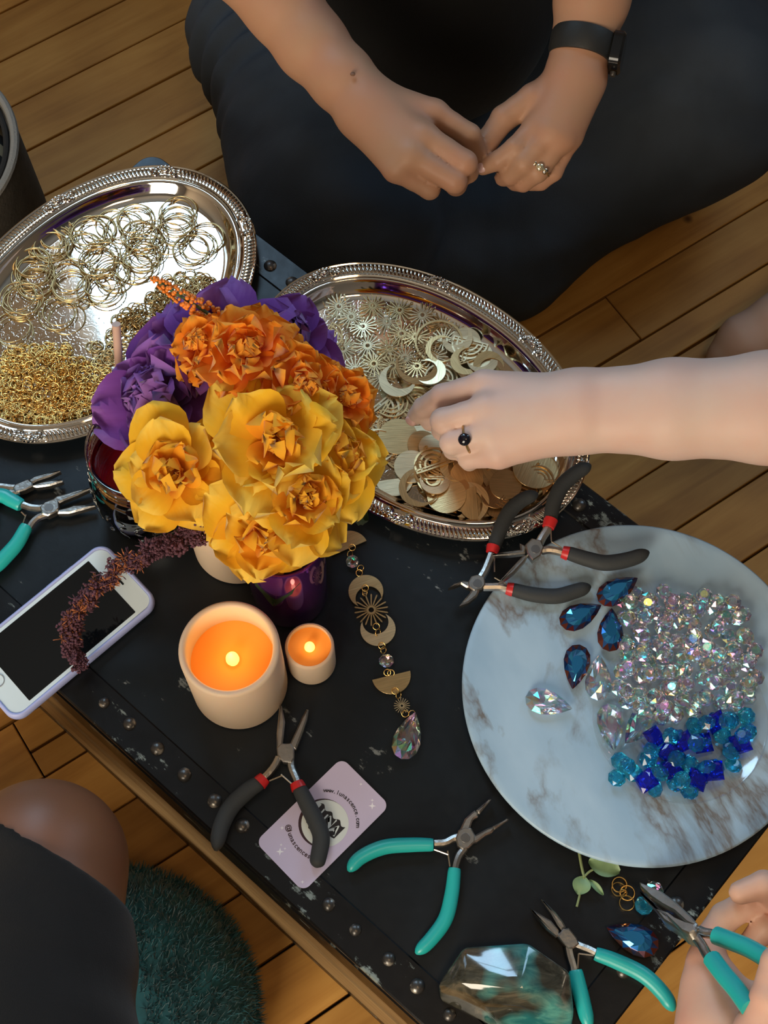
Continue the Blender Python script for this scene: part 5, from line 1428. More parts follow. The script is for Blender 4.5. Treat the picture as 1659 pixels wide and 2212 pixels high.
# green leaves: parts of the lowest yellow bloom
def leaf3(parent, a, b, w, curl=0.004):
    A, B = at(*a), at(*b)
    ax = (B - A); L = ax.length; ax.normalize(); sd = ax.cross(Vector((0, 0, 1))).normalized(); up_ = sd.cross(ax)
    vs = []; al = []; n = 11; m_ = 5
    for i in range(n):
        u_ = i / (n - 1); hw = w / 2 * (math.sin(math.pi * (0.04 + 0.96 * u_) ** 0.8) + 0.02) * (1 + 0.10 * (i % 2))
        for j in range(m_):
            v_ = 2 * j / (m_ - 1) - 1
            vs.append(A + ax * (L * u_) + sd * (hw * v_) + up_ * (curl * v_ * v_ - curl * 2 * u_ * u_)); al.append(0.3 + 0.6 * (1 - abs(v_)))
    mb = MB(); mb.add(vs, [(i * m_ + j, i * m_ + j + 1, (i + 1) * m_ + j + 1, (i + 1) * m_ + j) for i in range(n - 1) for j in range(m_ - 1)])
    o = mb.part('leaf', M_gleaf, parent, world=True, angle=None)
    a_ = o.data.attributes.new('along', 'FLOAT', 'POINT'); a_.data.foreach_set('value', al)
leaf3(F4, (600, 1168, T + 0.125), (588, 1318, T + 0.066), 0.036)
leaf3(F3, (690, 1090, T + 0.128), (752, 1142, T + 0.095), 0.028)
leaf3(F3, (740, 1080, T + 0.130), (806, 1122, T + 0.100), 0.024)
leaf3(F4, (560, 1150, T + 0.125), (535, 1220, T + 0.100), 0.024)
leaf3(F2, (680, 940, T + 0.140), (600, 900, T + 0.150), 0.018)

# orange berry spike
M_berry = simple('orange_berry', (0.72, 0.20, 0.02), 0.45, var=0.35, vscale=200)
bs = thing('berry_spike', 'spike of tiny orange berries sticking out of the bouquet over the left tray', 'berry spike', at(460, 668, T + 0.150), group=None)
pa, pb_ = at(470, 690, T + 0.178), at(328, 600, T + 0.196)
MB().tube([pa + (pa - pb_) * 0.5 - Vector((0, 0, 0.03)), pa, pb_], 0.0012, 7).part('stem', M_gstem, bs, world=True)
bme = MB().ball((0, 0, 0), 0.0019, 7, 5).mesh('berry')
axb = (pb_ - pa).normalized(); o1 = axb.orthogonal().normalized(); o2 = axb.cross(o1)
for k in range(150):
    u_ = fr.random() ** 0.9; rr = 0.0066 * (1 - u_) ** 0.55 + 0.0008; a = fr.uniform(0, 6.28)
    p = pa.lerp(pb_, u_) + (o1 * math.cos(a) + o2 * math.sin(a)) * rr
    put('berry', bme, M_berry, bs, Matrix.Translation(wm(bs).inverted() @ p) @ Matrix.Scale(fr.uniform(0.75, 1.2) * (1 - 0.35 * u_), 4))

# drooping amaranth
M_ama = simple('amaranth', (0.085, 0.030, 0.048), 0.8, var=0.4, vscale=240)
M_amo = simple('amaranth_tips', (0.36, 0.11, 0.035), 0.75, var=0.3, vscale=300)
am = thing('amaranth_stem', 'drooping maroon amaranth tassel hanging from the bouquet over the phone', 'amaranth', at(470, 1150, T + 0.1))
apx = [(520, 1120, 0.118), (462, 1142, 0.112), (400, 1160, 0.104), (340, 1190, 0.092), (285, 1213, 0.080), (232, 1250, 0.066), (186, 1296, 0.052), (156, 1348, 0.040), (152, 1396, 0.031), (178, 1440, 0.024)]
apts = [Vector(p) for p in catmull([tuple(at(x, y, T + z)) for (x, y, z) in apx], 8)]
MB().tube(apts, 0.0013, 6).part('stem', M_ama, am, world=True)
def cluster(seed, n, R, spiky):
    rg = random.Random(seed); mb = MB()
    for _ in range(n):
        v = Vector((rg.gauss(0, 1), rg.gauss(0, 1), rg.gauss(0, 1))).normalized()
        p = v * R * rg.uniform(0.35, 1.0)
        if spiky: mb.ball(p * 1.15, 1, 5, 3, (0.0004, 0.0004, 0.0021), v.to_track_quat('Z', 'Y').to_matrix().to_4x4())
        else: mb.ball(p, rg.uniform(0.0007, 0.0013), 5, 4)
    return mb.mesh('floret_cluster')
CL = [cluster(s, 34, 0.0050, False) for s in range(4)]; CS = [cluster(40 + s, 16, 0.0050, True) for s in range(3)]
na = len(apts)
for i, p in enumerate(apts):
    u_ = i / (na - 1)
    R = 0.0053 * (0.8 + 0.55 * math.sin(i * 0.9) ** 2) * (1.0 if u_ < 0.8 else 1.05 - (u_ - 0.8) * 1.2)
    for k in range(3):
        a = fr.uniform(0, 6.28)
        t_ = (apts[min(i + 1, na - 1)] - apts[max(i - 1, 0)]).normalized(); e1 = t_.orthogonal().normalized(); e2 = t_.cross(e1)
        q = p + (e1 * math.cos(a) + e2 * math.sin(a)) * R * 0.75
        me = CL[fr.randrange(4)]; mt = M_ama
        if 0.35 < u_ < 0.85 and fr.random() < 0.34: me = CS[fr.randrange(3)]; mt = M_amo
        elif fr.random() < 0.2: me = CS[fr.randrange(3)].copy(); me.materials.clear(); mt = M_ama
        put('floret_cluster', me, mt, am, Matrix.Translation(wm(am).inverted() @ q) @ Euler((fr.uniform(0, 6), fr.uniform(0, 6), 0)).to_matrix().to_4x4() @ Matrix.Scale(fr.uniform(0.75, 1.1) * R / 0.0056, 4))

# ------------------------------------------------------------------ people: blended tapering limbs meshed as one continuous skin
def cone_d(P, a, b, ra, rb):
    ba = b - a; L2 = float(ba @ ba)
    pa = P - a
    h = np.clip(pa @ ba / max(L2, 1e-12), 0, 1)
    return np.linalg.norm(pa - h[:, None] * ba, axis=1) - (ra + (rb - ra) * h)
def smin(a, b, k):
    h = np.clip(0.5 + 0.5 * (b - a) / k, 0, 1)
    return b + (a - b) * h - k * h * (1 - h)
def strand_d(P, s, k):
    d = None
    for i in range(len(s) - 1):
        e = cone_d(P, s[i][0], s[i + 1][0], s[i][1], s[i + 1][1])
        d = e if d is None else smin(d, e, k)
    return d
def J(px, py, z, mm): return (np.array(at(px, py, z)), mm / 1000.0)
def Wd(x, y, z, mm): return (np.array((x, y, z), float), mm / 1000.0)
def near(P, s, pad):
    q = np.array([j[0] for j in s]); r = max(j[1] for j in s) + pad
    return np.all((P > q.min(0) - r) & (P < q.max(0) + r), axis=1)
def body_fn(base, fingers, kb=0.014, kf=0.0045, kin=0.002, clip=None, extra=None):
    if fingers:                                   # slimmer between the joints
        fingers = [[q for i in range(len(s)) for q in ([s[i]] if i == len(s) - 1 else [s[i], ((s[i][0] + s[i + 1][0]) / 2, (s[i][1] + s[i + 1][1]) / 2 * 0.94)])] for s in fingers]
    def fn(P):
        d = np.full(len(P), 0.5)
        for s in base:
            m_ = near(P, s, 0.07)
            if m_.any(): d[m_] = smin(d[m_], strand_d(P[m_], s, 0.012), kb)
        if fingers:
            o = d.copy()
            for s in fingers:
                m_ = near(P, s, 0.03)
                if m_.any(): o[m_] = np.minimum(o[m_], smin(d[m_], strand_d(P[m_], s, kin), kf))
            d = o
        if extra is not None: d = extra(P, d)
        if clip is not None:
            p0, n = clip
            d = np.maximum(d, -((P - p0) @ n))
        return d
    def bounds():
        pts = np.array([j[0] for s in base + list(fingers or []) for j in s]); r = max(j[1] for s in base + list(fingers or []) for j in s)
        return pts.min(0) - r - 0.02, pts.max(0) + r + 0.02
    return fn, bounds()
def sdf_mesh(name, fn, lo, hi, res, smooth_it=2):
    """sparse surface nets"""
    B = 8; cs = B * res
    n = np.ceil((hi - lo) / cs).astype(int) + 1
    g = np.stack(np.meshgrid(*[np.arange(k) for k in n], indexing='ij'), -1).reshape(-1, 3)
    cen = lo + (g + 0.5) * cs
    d = np.concatenate([fn(c) for c in np.array_split(cen, max(1, len(cen) // 150000))])
    g = g[np.abs(d) < cs * 1.05 + 0.004]
    S = np.array([1, 1 << 20, 1 << 40], dtype=np.int64)
    o9 = np.stack(np.meshgrid(*[np.arange(B + 1)] * 3, indexing='ij'), -1).reshape(-1, 3)
    o8 = np.stack(np.meshgrid(*[np.arange(B)] * 3, indexing='ij'), -1).reshape(-1, 3)
    key = ((g[:, None, :] * B + o9[None]).reshape(-1, 3).astype(np.int64) @ S)
    uk = np.unique(key)
    ijk = np.stack([uk & ((1 << 20) - 1), (uk >> 20) & ((1 << 20) - 1), uk >> 40], -1)
    pos = lo + ijk * res
    val = np.concatenate([fn(c) for c in np.array_split(pos, max(1, len(pos) // 150000))])
    cell = (g[:, None, :] * B + o8[None]).reshape(-1, 3).astype(np.int64)
    ck = cell @ S
    cor = np.array([[a, b, c] for c in (0, 1) for b in (0, 1) for a in (0, 1)])
    V = np.stack([val[np.searchsorted(uk, ck + (o @ S))] for o in cor], 1)
    neg = (V < 0)
    mixed = neg.any(1) & ~neg.all(1)
    cell = cell[mixed]; ck = ck[mixed]; V = V[mixed]
    od = np.argsort(ck); cell = cell[od]; ck = ck[od]; V = V[od]
    acc = np.zeros((len(cell), 3)); cnt = np.zeros(len(cell))
    for a in range(8):
        for bit in (1, 2, 4):
            if a & bit: continue
            b = a | bit
            va, vb = V[:, a], V[:, b]
            m = (va < 0) != (vb < 0)
            t = np.where(m, va / np.where(m, va - vb, 1), 0)
            p = cor[a][None] * (1 - t[:, None]) + cor[b][None] * t[:, None]
            acc[m] += p[m]; cnt[m] += 1
    verts = lo + (cell + acc / cnt[:, None]) * res
    faces = []
    for ax, bit in ((0, 1), (1, 2), (2, 4)):
        b_, c_ = [(1, 2), (2, 0), (0, 1)][ax]
        m = (V[:, 0] < 0) != (V[:, bit] < 0)
        k0 = ck[m]; ks = [k0, k0 - S[b_], k0 - S[b_] - S[c_], k0 - S[c_]]
        idx = [np.clip(np.searchsorted(ck, k), 0, len(ck) - 1) for k in ks]
        ok = np.all([ck[i] == k for i, k in zip(idx, ks)], axis=0)
        q = np.stack(idx, 1)[ok]; fl = (V[m][ok][:, 0] < 0)
        faces.append(np.where(fl[:, None], q, q[:, ::-1]))
    faces = np.concatenate(faces)
    e = np.concatenate([faces[:, [0, 1]], faces[:, [1, 2]], faces[:, [2, 3]], faces[:, [3, 0]]])
    for _ in range(smooth_it):
        s = np.zeros_like(verts); c = np.zeros(len(verts))
        np.add.at(s, e[:, 0], verts[e[:, 1]]); np.add.at(c, e[:, 0], 1)
        verts = verts * 0.5 + 0.5 * s / np.maximum(c, 1)[:, None]
    me = bpy.data.meshes.new(name)
    me.from_pydata(verts.tolist(), [], faces.tolist())
    me.polygons.foreach_set('use_smooth', [True] * len(me.polygons))
    me.update()
    return me
def person_part(name, parent, mat, fnb, res, smooth_it=2, post=None):
    fn, (lo, hi) = fnb
    me = sdf_mesh(name, fn, lo, hi, res, smooth_it)
    if post: post(me)
    me.transform(wm(parent).inverted())
    return put(name, me, mat, parent)
def skin(name, c, red, rough=0.52):
    m, nt, b = nodes_of(name)
    tc = N(nt, 'ShaderNodeTexCoord')
    n1 = N(nt, 'ShaderNodeTexNoise', Scale=26.0, Detail=3.0); nt.links.new(tc.outputs['Object'], n1.inputs['Vector'])
    r = ramp(nt, [(0.3, c), (0.72, red)], n1.outputs['Fac'])
    n2 = N(nt, 'ShaderNodeTexNoise', Scale=900.0, Detail=2.0); nt.links.new(tc.outputs['Object'], n2.inputs['Vector'])
    bp = N(nt, 'ShaderNodeBump', Strength=0.10, Distance=0.0004); nt.links.new(n2.outputs['Fac'], bp.inputs['Height']); nt.links.new(bp.outputs[0], b.inputs['Normal'])
    nt.links.new(r.outputs[0], b.inputs['Base Color'])
    setp(b, rough=rough, sss=0.12, spec=0.35, **{'Subsurface Scale': 0.004})
    b.inputs['Subsurface Radius'].default_value = (1.0, 0.4, 0.2)
    return m
M_skin1 = skin('warm_skin', (0.38, 0.215, 0.130), (0.40, 0.20, 0.125))
M_skin2 = skin('pale_skin', (0.60, 0.445, 0.375), (0.60, 0.39, 0.32))
M_skin3 = skin('pink_skin', (0.66, 0.43, 0.32), (0.66, 0.34, 0.25))
M_skin4 = skin('brown_skin', (0.20, 0.085, 0.042), (0.22, 0.09, 0.045), 0.45)
M_nail = simple('fingernail', (0.62, 0.40, 0.38), 0.25)
def cloth(name, c, rough=0.85, sheen=0.3):
    m, nt, b = nodes_of(name)
    tc = N(nt, 'ShaderNodeTexCoord')
    n1 = N(nt, 'ShaderNodeTexNoise', Scale=7.0, Detail=3.0, Distortion=1.2); nt.links.new(tc.outputs['Object'], n1.inputs['Vector'])
    n2 = N(nt, 'ShaderNodeTexNoise', Scale=1200.0, Detail=2.0); nt.links.new(tc.outputs['Object'], n2.inputs['Vector'])
    r = ramp(nt, [(0.3, [x * 0.8 for x in c]), (0.7, [x * 1.2 for x in c])], n1.outputs['Fac'])
    nt.links.new(r.outputs[0], b.inputs['Base Color'])
    mu = N(nt, 'ShaderNodeMath', operation='MULTIPLY_ADD'); mu.inputs[1].default_value = 6.0; nt.links.new(n1.outputs['Fac'], mu.inputs[0]); nt.links.new(n2.outputs['Fac'], mu.inputs[2])
    bp = N(nt, 'ShaderNodeBump', Strength=0.35, Distance=0.0012); nt.links.new(mu.outputs[0], bp.inputs['Height']); nt.links.new(bp.outputs[0], b.inputs['Normal'])
    setp(b, rough=rough, sheen=sheen, spec=0.2)
    return m
M_trous = cloth('navy_trousers', (0.034, 0.044, 0.058), 0.75, 0.0)
M_shirt = cloth('black_shirt', (0.0045, 0.0045, 0.0045), 0.9, 0.05)
M_short = cloth('black_leggings', (0.012, 0.0105, 0.0095), 0.85, 0.1)
M_hair = simple('brown_hair', (0.03, 0.016, 0.009), 0.5)

# --- person sitting cross-legged at the far side
p1 = thing('person', 'person in dark trousers sitting cross-legged, holding a small ring between both hands', 'person', (0.03, 1.10, 0.0))
rs = [(805, 214), (797, 226), (786, 240), (779, 252)]
ls = [(1224, 165), (1238, 168), (1250, 172), (1262, 178)]
arms = [[Wd(-0.15, 1.20, 0.76, 52), J(300, -350, 0.54, 44), J(500, -115, 0.485, 36), J(612, 15, 0.462, 30.5), J(672, 96, 0.452, 28.5), J(740, 172, 0.447, 25.5), J(792, 232, 0.443, 22)],
        [J(*rs[0], 0.444, 17), J(938, 245, 0.445, 11.5)], [J(*rs[1], 0.446, 17), J(915, 296, 0.450, 11.5)], [J(*rs[2], 0.444, 17), J(886, 336, 0.448, 11.5)], [J(*rs[3], 0.440, 17), J(854, 366, 0.440, 10.5)],
        [Wd(0.21, 1.20, 0.76, 52), J(1420, -420, 0.55, 42), J(1312, -140, 0.49, 35), J(1278, 0, 0.465, 29.5), J(1258, 95, 0.450, 23.5), J(1243, 160, 0.442, 21)],
        [J(*ls[0], 0.440, 16), J(1160, 274, 0.430, 11.5)], [J(*ls[1], 0.442, 16), J(1187, 288, 0.434, 12)], [J(*ls[2], 0.440, 16), J(1210, 298, 0.430, 11.5)], [J(*ls[3], 0.436, 15), J(1230, 294, 0.422, 10.5)],
        [Wd(-0.15, 1.20, 0.76, 52), Wd(0.03, 1.22, 0.74, 85), Wd(0.21, 1.20, 0.76, 52)],
        [Wd(0.03, 1.21, 0.76, 50), Wd(0.03, 1.17, 0.92, 48)]]
f1 = [[J(938, 245, 0.445, 11), J(1014, 292, 0.437, 9.6), J(1030, 324, 0.420, 8.6), J(1027, 346, 0.406, 7.6)],
      [J(917, 296, 0.450, 11.5), J(1004, 352, 0.444, 10.4), J(1010, 372, 0.424, 9), J(985, 366, 0.410, 8)],
      [J(888, 336, 0.448, 11), J(982, 391, 0.438, 10.0), J(985, 400, 0.418, 8.8), J(960, 384, 0.405, 8)],
      [J(856, 366, 0.440, 10), J(928, 408, 0.426, 8.8), J(928, 410, 0.410, 8), J(910, 396, 0.400, 7)],
      [J(815, 205, 0.432, 15), J(905, 238, 0.418, 12), J(985, 300, 0.404, 10), J(1024, 346, 0.398, 8.2)],
      [J(1160, 274, 0.430, 10.8), J(1112, 322, 0.428, 9.4), J(1078, 346, 0.420, 8.3), J(1043, 361, 0.411, 7.0)],
      [J(1187, 288, 0.434, 11.2), J(1132, 352, 0.424, 9.8), J(1102, 378, 0.409, 8.6), J(1087, 384, 0.400, 7.5)],
      [J(1210, 298, 0.430, 11), J(1160, 370, 0.417, 9.6), J(1130, 393, 0.402, 8.4), J(1112, 394, 0.394, 7.4)],
      [J(1230, 294, 0.422, 10), J(1194, 370, 0.407, 8.6), J(1168, 392, 0.394, 7.6), J(1148, 395, 0.388, 7)],
      [J(1218, 180, 0.436, 16), J(1152, 214, 0.434, 13), J(1088, 256, 0.427, 11), J(1056, 300, 0.420, 9.6), J(1041, 338, 0.411, 7.8)]]
def head_extra(P, d):
    c = np.array((0.03, 1.13, 1.03))
    q = (P - c) / np.array((0.074, 0.092, 0.112)); e = (np.linalg.norm(q, axis=1) - 1) * 0.074
    d = smin(d, e, 0.02)
    d = smin(d, cone_d(P, np.array((0.03, 1.045, 1.045)), np.array((0.03, 1.028, 1.005)), 0.008, 0.013), 0.012)       # nose
    for s in (-1, 1):
        d = smin(d, cone_d(P, np.array((0.03 + s * 0.078, 1.14, 1.045)), np.array((0.03 + s * 0.079, 1.135, 1.005)), 0.012, 0.010), 0.006)   # ears
        d = np.maximum(d, -(np.linalg.norm(P - np.array((0.03 + s * 0.030, 1.040, 1.045)), axis=1) - 0.013))      # eye sockets
    d = np.maximum(d, -cone_d(P, np.array((0.012, 1.028, 0.968)), np.array((0.048, 1.028, 0.968)), 0.0035, 0.0035))  # mouth
    return d
fb = body_fn(arms, f1, extra=head_extra)
fb = (fb[0], (fb[1][0], np.maximum(fb[1][1], (0, 0, 1.19))))
b1 = person_part('body', p1, M_skin1, fb, 0.0023, 1)
M_eye = simple('eye', (0.6, 0.58, 0.55), 0.2)
for s in (-1, 1): MB().ball((0.03 + s * 0.030, 1.056, 1.045), 0.0125, 14, 10).part('eye', M_eye, p1, world=True)
hairb = body_fn([[Wd(0.03, 1.16, 1.06, 92), Wd(0.03, 1.20, 1.00, 85), Wd(0.03, 1.24, 0.86, 60)]], None, clip=(np.array((0.03, 1.105, 1.10)), np.array((0.0, 0.8, 0.6))))
person_part('hair', p1, M_hair, hairb, 0.006)
# trousers with folds, shirt
def folds(me):
    n = len(me.vertices); co = np.zeros(n * 3); me.vertices.foreach_get('co', co); co = co.reshape(-1, 3)
    no = np.zeros(n * 3); me.vertex_normals.foreach_get('vector', no); no = no.reshape(-1, 3)
    for i in range(n):
        p = Vector(co[i])
        f = mnoise.noise(Vector((p.x * 9 + p.y * 4, p.y * 26 - p.x * 10, p.z * 14))) * 0.0060 + mnoise.noise(p * 40) * 0.0014
        near_knee = math.exp(-((p.x + 0.145) ** 2 + (p.y - 1.06) ** 2) / 0.006)
        f += near_knee * 0.006 * math.sin((p.y * 0.9 - p.x * 0.35) * 190)
        co[i] += no[i] * f
    me.vertices.foreach_set('co', co.reshape(-1)); me.update()
legs = [[J(830, -130, 0.17, 112), J(640, -10, 0.175, 95), J(592, 62, 0.175, 88), J(670, 280, 0.185, 88), J(742, 462, 0.195, 84)],
        [J(742, 462, 0.17, 84), J(790, 520, 0.10, 76), J(1070, 556, 0.075, 60)],
        [J(960, -60, 0.16, 120), J(1250, 60, 0.165, 112), J(1482, 196, 0.165, 100)],
        [J(1482, 196, 0.16, 99), J(1300, 350, 0.115, 84), J(1060, 520, 0.085, 66)],
        [J(900, -40, 0.15, 118), J(900, 250, 0.12, 92), J(930, 440, 0.09, 70)]]
person_part('trousers', p1, M_trous, body_fn(legs, None, 0.08), 0.0055, 2, folds)
torso = [[J(900, -120, 0.22, 150), J(925, -10, 0.30, 122), Wd(0.03, 1.19, 0.52, 130), Wd(0.03, 1.21, 0.72, 112)],
         [Wd(0.03, 1.21, 0.72, 112), Wd(-0.145, 1.20, 0.75, 64), Wd(-0.21, 1.12, 0.63, 60)], [Wd(0.03, 1.21, 0.72, 112), Wd(0.205, 1.20, 0.75, 64), Wd(0.29, 1.12, 0.63, 58)]]
person_part('shirt', p1, M_shirt, body_fn(torso, None, 0.03), 0.0065, 2)
# mole on the forearm, watch, finger ring
mp_ = at(762, 160, 0.4735)
M_mole = simple('mole', (0.16, 0.07, 0.03), 0.6)
MB().ball(mp_, 0.0022, 10, 6, (1, 1, 0.35)).part('mole', M_mole, p1, world=True)
M_strap = simple('watch_strap', (0.010, 0.011, 0.011), 0.55, bump=0.1, bscale=300)
M_wglass = simple('watch_case', (0.015, 0.016, 0.018), 0.18, metal=0.5)
wa, wb = np.array(at(1268, 62, 0.4555)), np.array(at(1250, 142, 0.4445))
wc = Vector((wa + wb) / 2); wax = Vector(wb - wa).normalized()
watch = thing('wristwatch', 'black wristwatch with a rubber strap on the right-hand wrist', 'watch', mat4=Matrix.Translation(wc) @ wax.to_track_quat('Z', 'Y').to_matrix().to_4x4())
MB().lathe([(0.0255, -0.0105), (0.0275, -0.0105), (0.0282, -0.006), (0.0278, 0.006), (0.0262, 0.0105), (0.0240, 0.0105), (0.0245, 0.0)], 48, close=True).part('strap', M_strap, watch, angle=1.0)
d_ = wm(watch).inverted().to_3x3() @ Vector((1.0, -0.12, 0.12)); an = math.atan2(d_.y, d_.x)
MB().prism(rrect(0.034, 0.030, 0.008), 0.0, 0.0095, 0.002).part('case', M_wglass, watch, m=Matrix.Rotation(an, 4, 'Z') @ Matrix.Translation((0.0245, 0, 0)) @ Matrix.Rotation(math.pi / 2, 4, 'Y') @ Matrix.Rotation(math.pi / 2, 4, 'Z'))
MB().lathe([(0.0026, 0), (0.0026, 0.003), (0.0022, 0.0036)], 14).part('crown', M_rivet, watch, m=Matrix.Rotation(an, 4, 'Z') @ Matrix.Translation((0.029, 0, 0.0165)))
def finger_ring(label, a, b, t_, R, mat, stone_mat, stone_r, seg=None):
    A, B_ = Vector(np.array(at(*a))), Vector(np.array(at(*b)))
    p = A.lerp(B_, t_); ax = (B_ - A).normalized()
    o = thing('finger_ring', label, 'ring', mat4=Matrix.Translation(p) @ ax.to_track_quat('Z', 'Y').to_matrix().to_4x4())
    MB().torus(R, 0.0009, 32, 8).part('band', mat, o)
    d = wm(o).inverted().to_3x3() @ (Vector((0, 0, CZ)) - p).normalized(); an = math.atan2(d.y, d.x)
    m_ = Matrix.Rotation(an, 4, 'Z') @ Matrix.Translation((R + 0.0010, 0, 0))
    if seg: 
        for (dx, r) in seg: MB().ball((0, 0, 0), r, 10, 7, (0.7, 1, 1)).part('bezel', mat, o, m=Matrix.Rotation(an + dx, 4, 'Z') @ Matrix.Translation((R + 0.0012, 0, 0)))
    MB().ball((0, 0, 0), stone_r, 14, 9, (0.62, 1, 1)).part('stone', stone_mat, o, m=m_)
    return o
M_ringm = simple('ring_silver', (0.72, 0.66, 0.52), 0.18, metal=1.0)
M_bstone = simple('black_stone', (0.006, 0.006, 0.012), 0.08)
M_ystone = simple('pale_gold_stone', (0.75, 0.66, 0.44), 0.15, metal=0.8)
finger_ring('chunky pale gold ring on the watch-side hand', (1210, 298, 0.430), (1160, 370, 0.417), 0.93, 0.0102, M_ringm, M_ystone, 0.0034, [(0.55, 0.0028), (-0.5, 0.0028)])
tag(MB().torus(0.0030, 0.00045, 18, 6, Matrix.Translation(at(1034, 357, 0.4075)) @ Matrix.Rotation(1.0, 4, 'Y')).part('jump_ring', M_gold, None), 'tiny gold ring held between the fingertips of both hands', 'jump ring')
def nail(parent, a, b, w, l, back=0.0):
    """nail on the camera-facing side of a fingertip: a = last joint, b = tip"""
    A, B_ = Vector(np.array(a[0])), Vector(np.array(b[0]))
    ax = (B_ - A).normalized(); to = (Vector((0, 0, CZ)) - B_); to = (to - ax * to.dot(ax)).normalized(); sd = ax.cross(to)
    M = Matrix(((sd.x, ax.x, to.x, 0), (sd.y, ax.y, to.y, 0), (sd.z, ax.z, to.z, 0), (0, 0, 0, 1)))
    p = B_ + to * (b[1] * 0.80) - ax * back
    MB().ball(p, 1, 14, 8, (w, l, 0.0018), M).part('fingernail', M_nail, parent, world=True)
nail(p1, f1[9][3], f1[9][4], 0.0052, 0.0062, 0.001)
nail(p1, f1[5][2], f1[5][3], 0.0042, 0.0052, 0.001)

# --- person reaching in from the right
p2 = thing('person', 'person reaching into the charm tray with a bare left arm', 'person', (0.80, 0.75, 0.0))
arm2 = [[Wd(0.86, 0.70, 0.62, 56), Wd(0.52, 0.50, 0.50, 44), J(1900, 846, 0.470, 37), J(1659, 856, 0.452, 31.5), J(1450, 862, 0.436, 28.5), J(1250, 858, 0.418, 21)],
        [Wd(0.52, 0.50, 0.50, 44), J(1900, 900, 0.465, 37), J(1659, 906, 0.447, 31.5), J(1450, 908, 0.432, 27.5), J(1250, 916, 0.413, 21)],
        [J(1250, 862, 0.418, 19), J(1046, 832, 0.406, 12)], [J(1250, 880, 0.420, 19), J(1052, 884, 0.411, 12)], [J(1250, 900, 0.418, 19), J(1058, 936, 0.407, 11.5)], [J(1250, 916, 0.412, 19), J(1078, 982, 0.399, 11)],
        [Wd(0.86, 0.70, 0.62, 56), Wd(0.92, 0.80, 0.45, 110), Wd(0.92, 0.86, 0.14, 125)], [Wd(0.92, 0.86, 0.14, 110), Wd(0.66, 1.02, 0.13, 75), Wd(0.50, 0.86, 0.060, 46), J(1690, 706, 0.048, 36), J(1608, 742, 0.036, 29), J(1566, 772, 0.026, 20)]]
f2 = [[J(1046, 832, 0.406, 11.3), J(955, 855, 0.394, 9.6), J(915, 880, 0.371, 8.6), J(896, 900, 0.352, 7.0)],
      [J(1052, 884, 0.411, 11.6), J(957, 909, 0.402, 10.2), J(957, 928, 0.378, 9.2), J(984, 936, 0.360, 8)],
      [J(1058, 936, 0.407, 11), J(976, 956, 0.398, 9.6), J(980, 970, 0.376, 8.6), J(1005, 972, 0.360, 7.8)],
      [J(1078, 982, 0.399, 10.4), J(1012, 990, 0.388, 8.6), J(1014, 996, 0.370, 7.8), J(1036, 990, 0.358, 7)],
      [J(1225, 850, 0.402, 16), J(1130, 842, 0.386, 13.5), J(1020, 878, 0.374, 10.5), J(930, 910, 0.356, 8.5)]]
person_part('body', p2, M_skin2, body_fn(arm2, f2), 0.0025, 1)
nail(p2, f2[0][2], f2[0][3], 0.0050, 0.0058, -0.0005)
person_part('shirt', p2, M_shirt, body_fn([[Wd(0.92, 0.78, 0.50, 125), Wd(0.92, 0.86, 0.14, 140)], [Wd(0.92, 0.80, 0.55, 110), Wd(0.84, 0.69, 0.61, 72)]], None, 0.03), 0.012)
person_part('trousers', p2, M_trous, body_fn([[Wd(0.92, 0.86, 0.14, 125), Wd(0.66, 1.02, 0.13, 84), Wd(0.56, 0.94, 0.09, 64)]], None, 0.03), 0.012)
finger_ring('thin ring with a round black stone on the reaching hand', (1058, 936, 0.407), (976, 956, 0.398), 0.60, 0.0108, M_brasswire, M_bstone, 0.0050)

# --- knee of the person at the lower left
p3 = thing('person', 'person kneeling at the lower left, bare brown knee and black leggings', 'person', at(60, 2000, 0.0))
kn = [[J(92, 1866, 0.335, 58), J(88, 1880, 0.33, 59), J(70, 2100, 0.36, 66), J(40, 2400, 0.40, 80), J(40, 2700, 0.43, 95)], [J(92, 1866, 0.335, 56), Wd(-0.42, 0.20, 0.10, 46), Wd(-0.48, 0.12, 0.055, 44), Wd(-0.48, -0.20, 0.05, 40)]]
person_part('body', p3, M_skin4, body_fn(kn, None), 0.004)
hem = [[J(92, 1866, 0.335, 61.5), J(88, 1880, 0.33, 62.5), J(70, 2100, 0.36, 70), J(40, 2400, 0.40, 84), J(40, 2700, 0.43, 99)]]
hp = at(131, 1860, 0.385)
def folds3(me):
    n = len(me.vertices); co = np.zeros(n * 3); me.vertices.foreach_get('co', co); co = co.reshape(-1, 3)
    no = np.zeros(n * 3); me.vertex_normals.foreach_get('vector', no); no = no.reshape(-1, 3)
    for i in range(n):
        p = Vector(co[i])
        co[i] += no[i] * (mnoise.noise(Vector((p.x * 8 + p.y * 5, p.y * 30 + p.x * 9, p.z * 10))) * 0.004)
    me.vertices.foreach_set('co', co.reshape(-1)); me.update()
person_part('leggings', p3, M_short, body_fn(hem, None, clip=(np.array(hp), np.array(Vector((-0.50, -0.86, 0.12)).normalized()))), 0.004, 1, folds3)

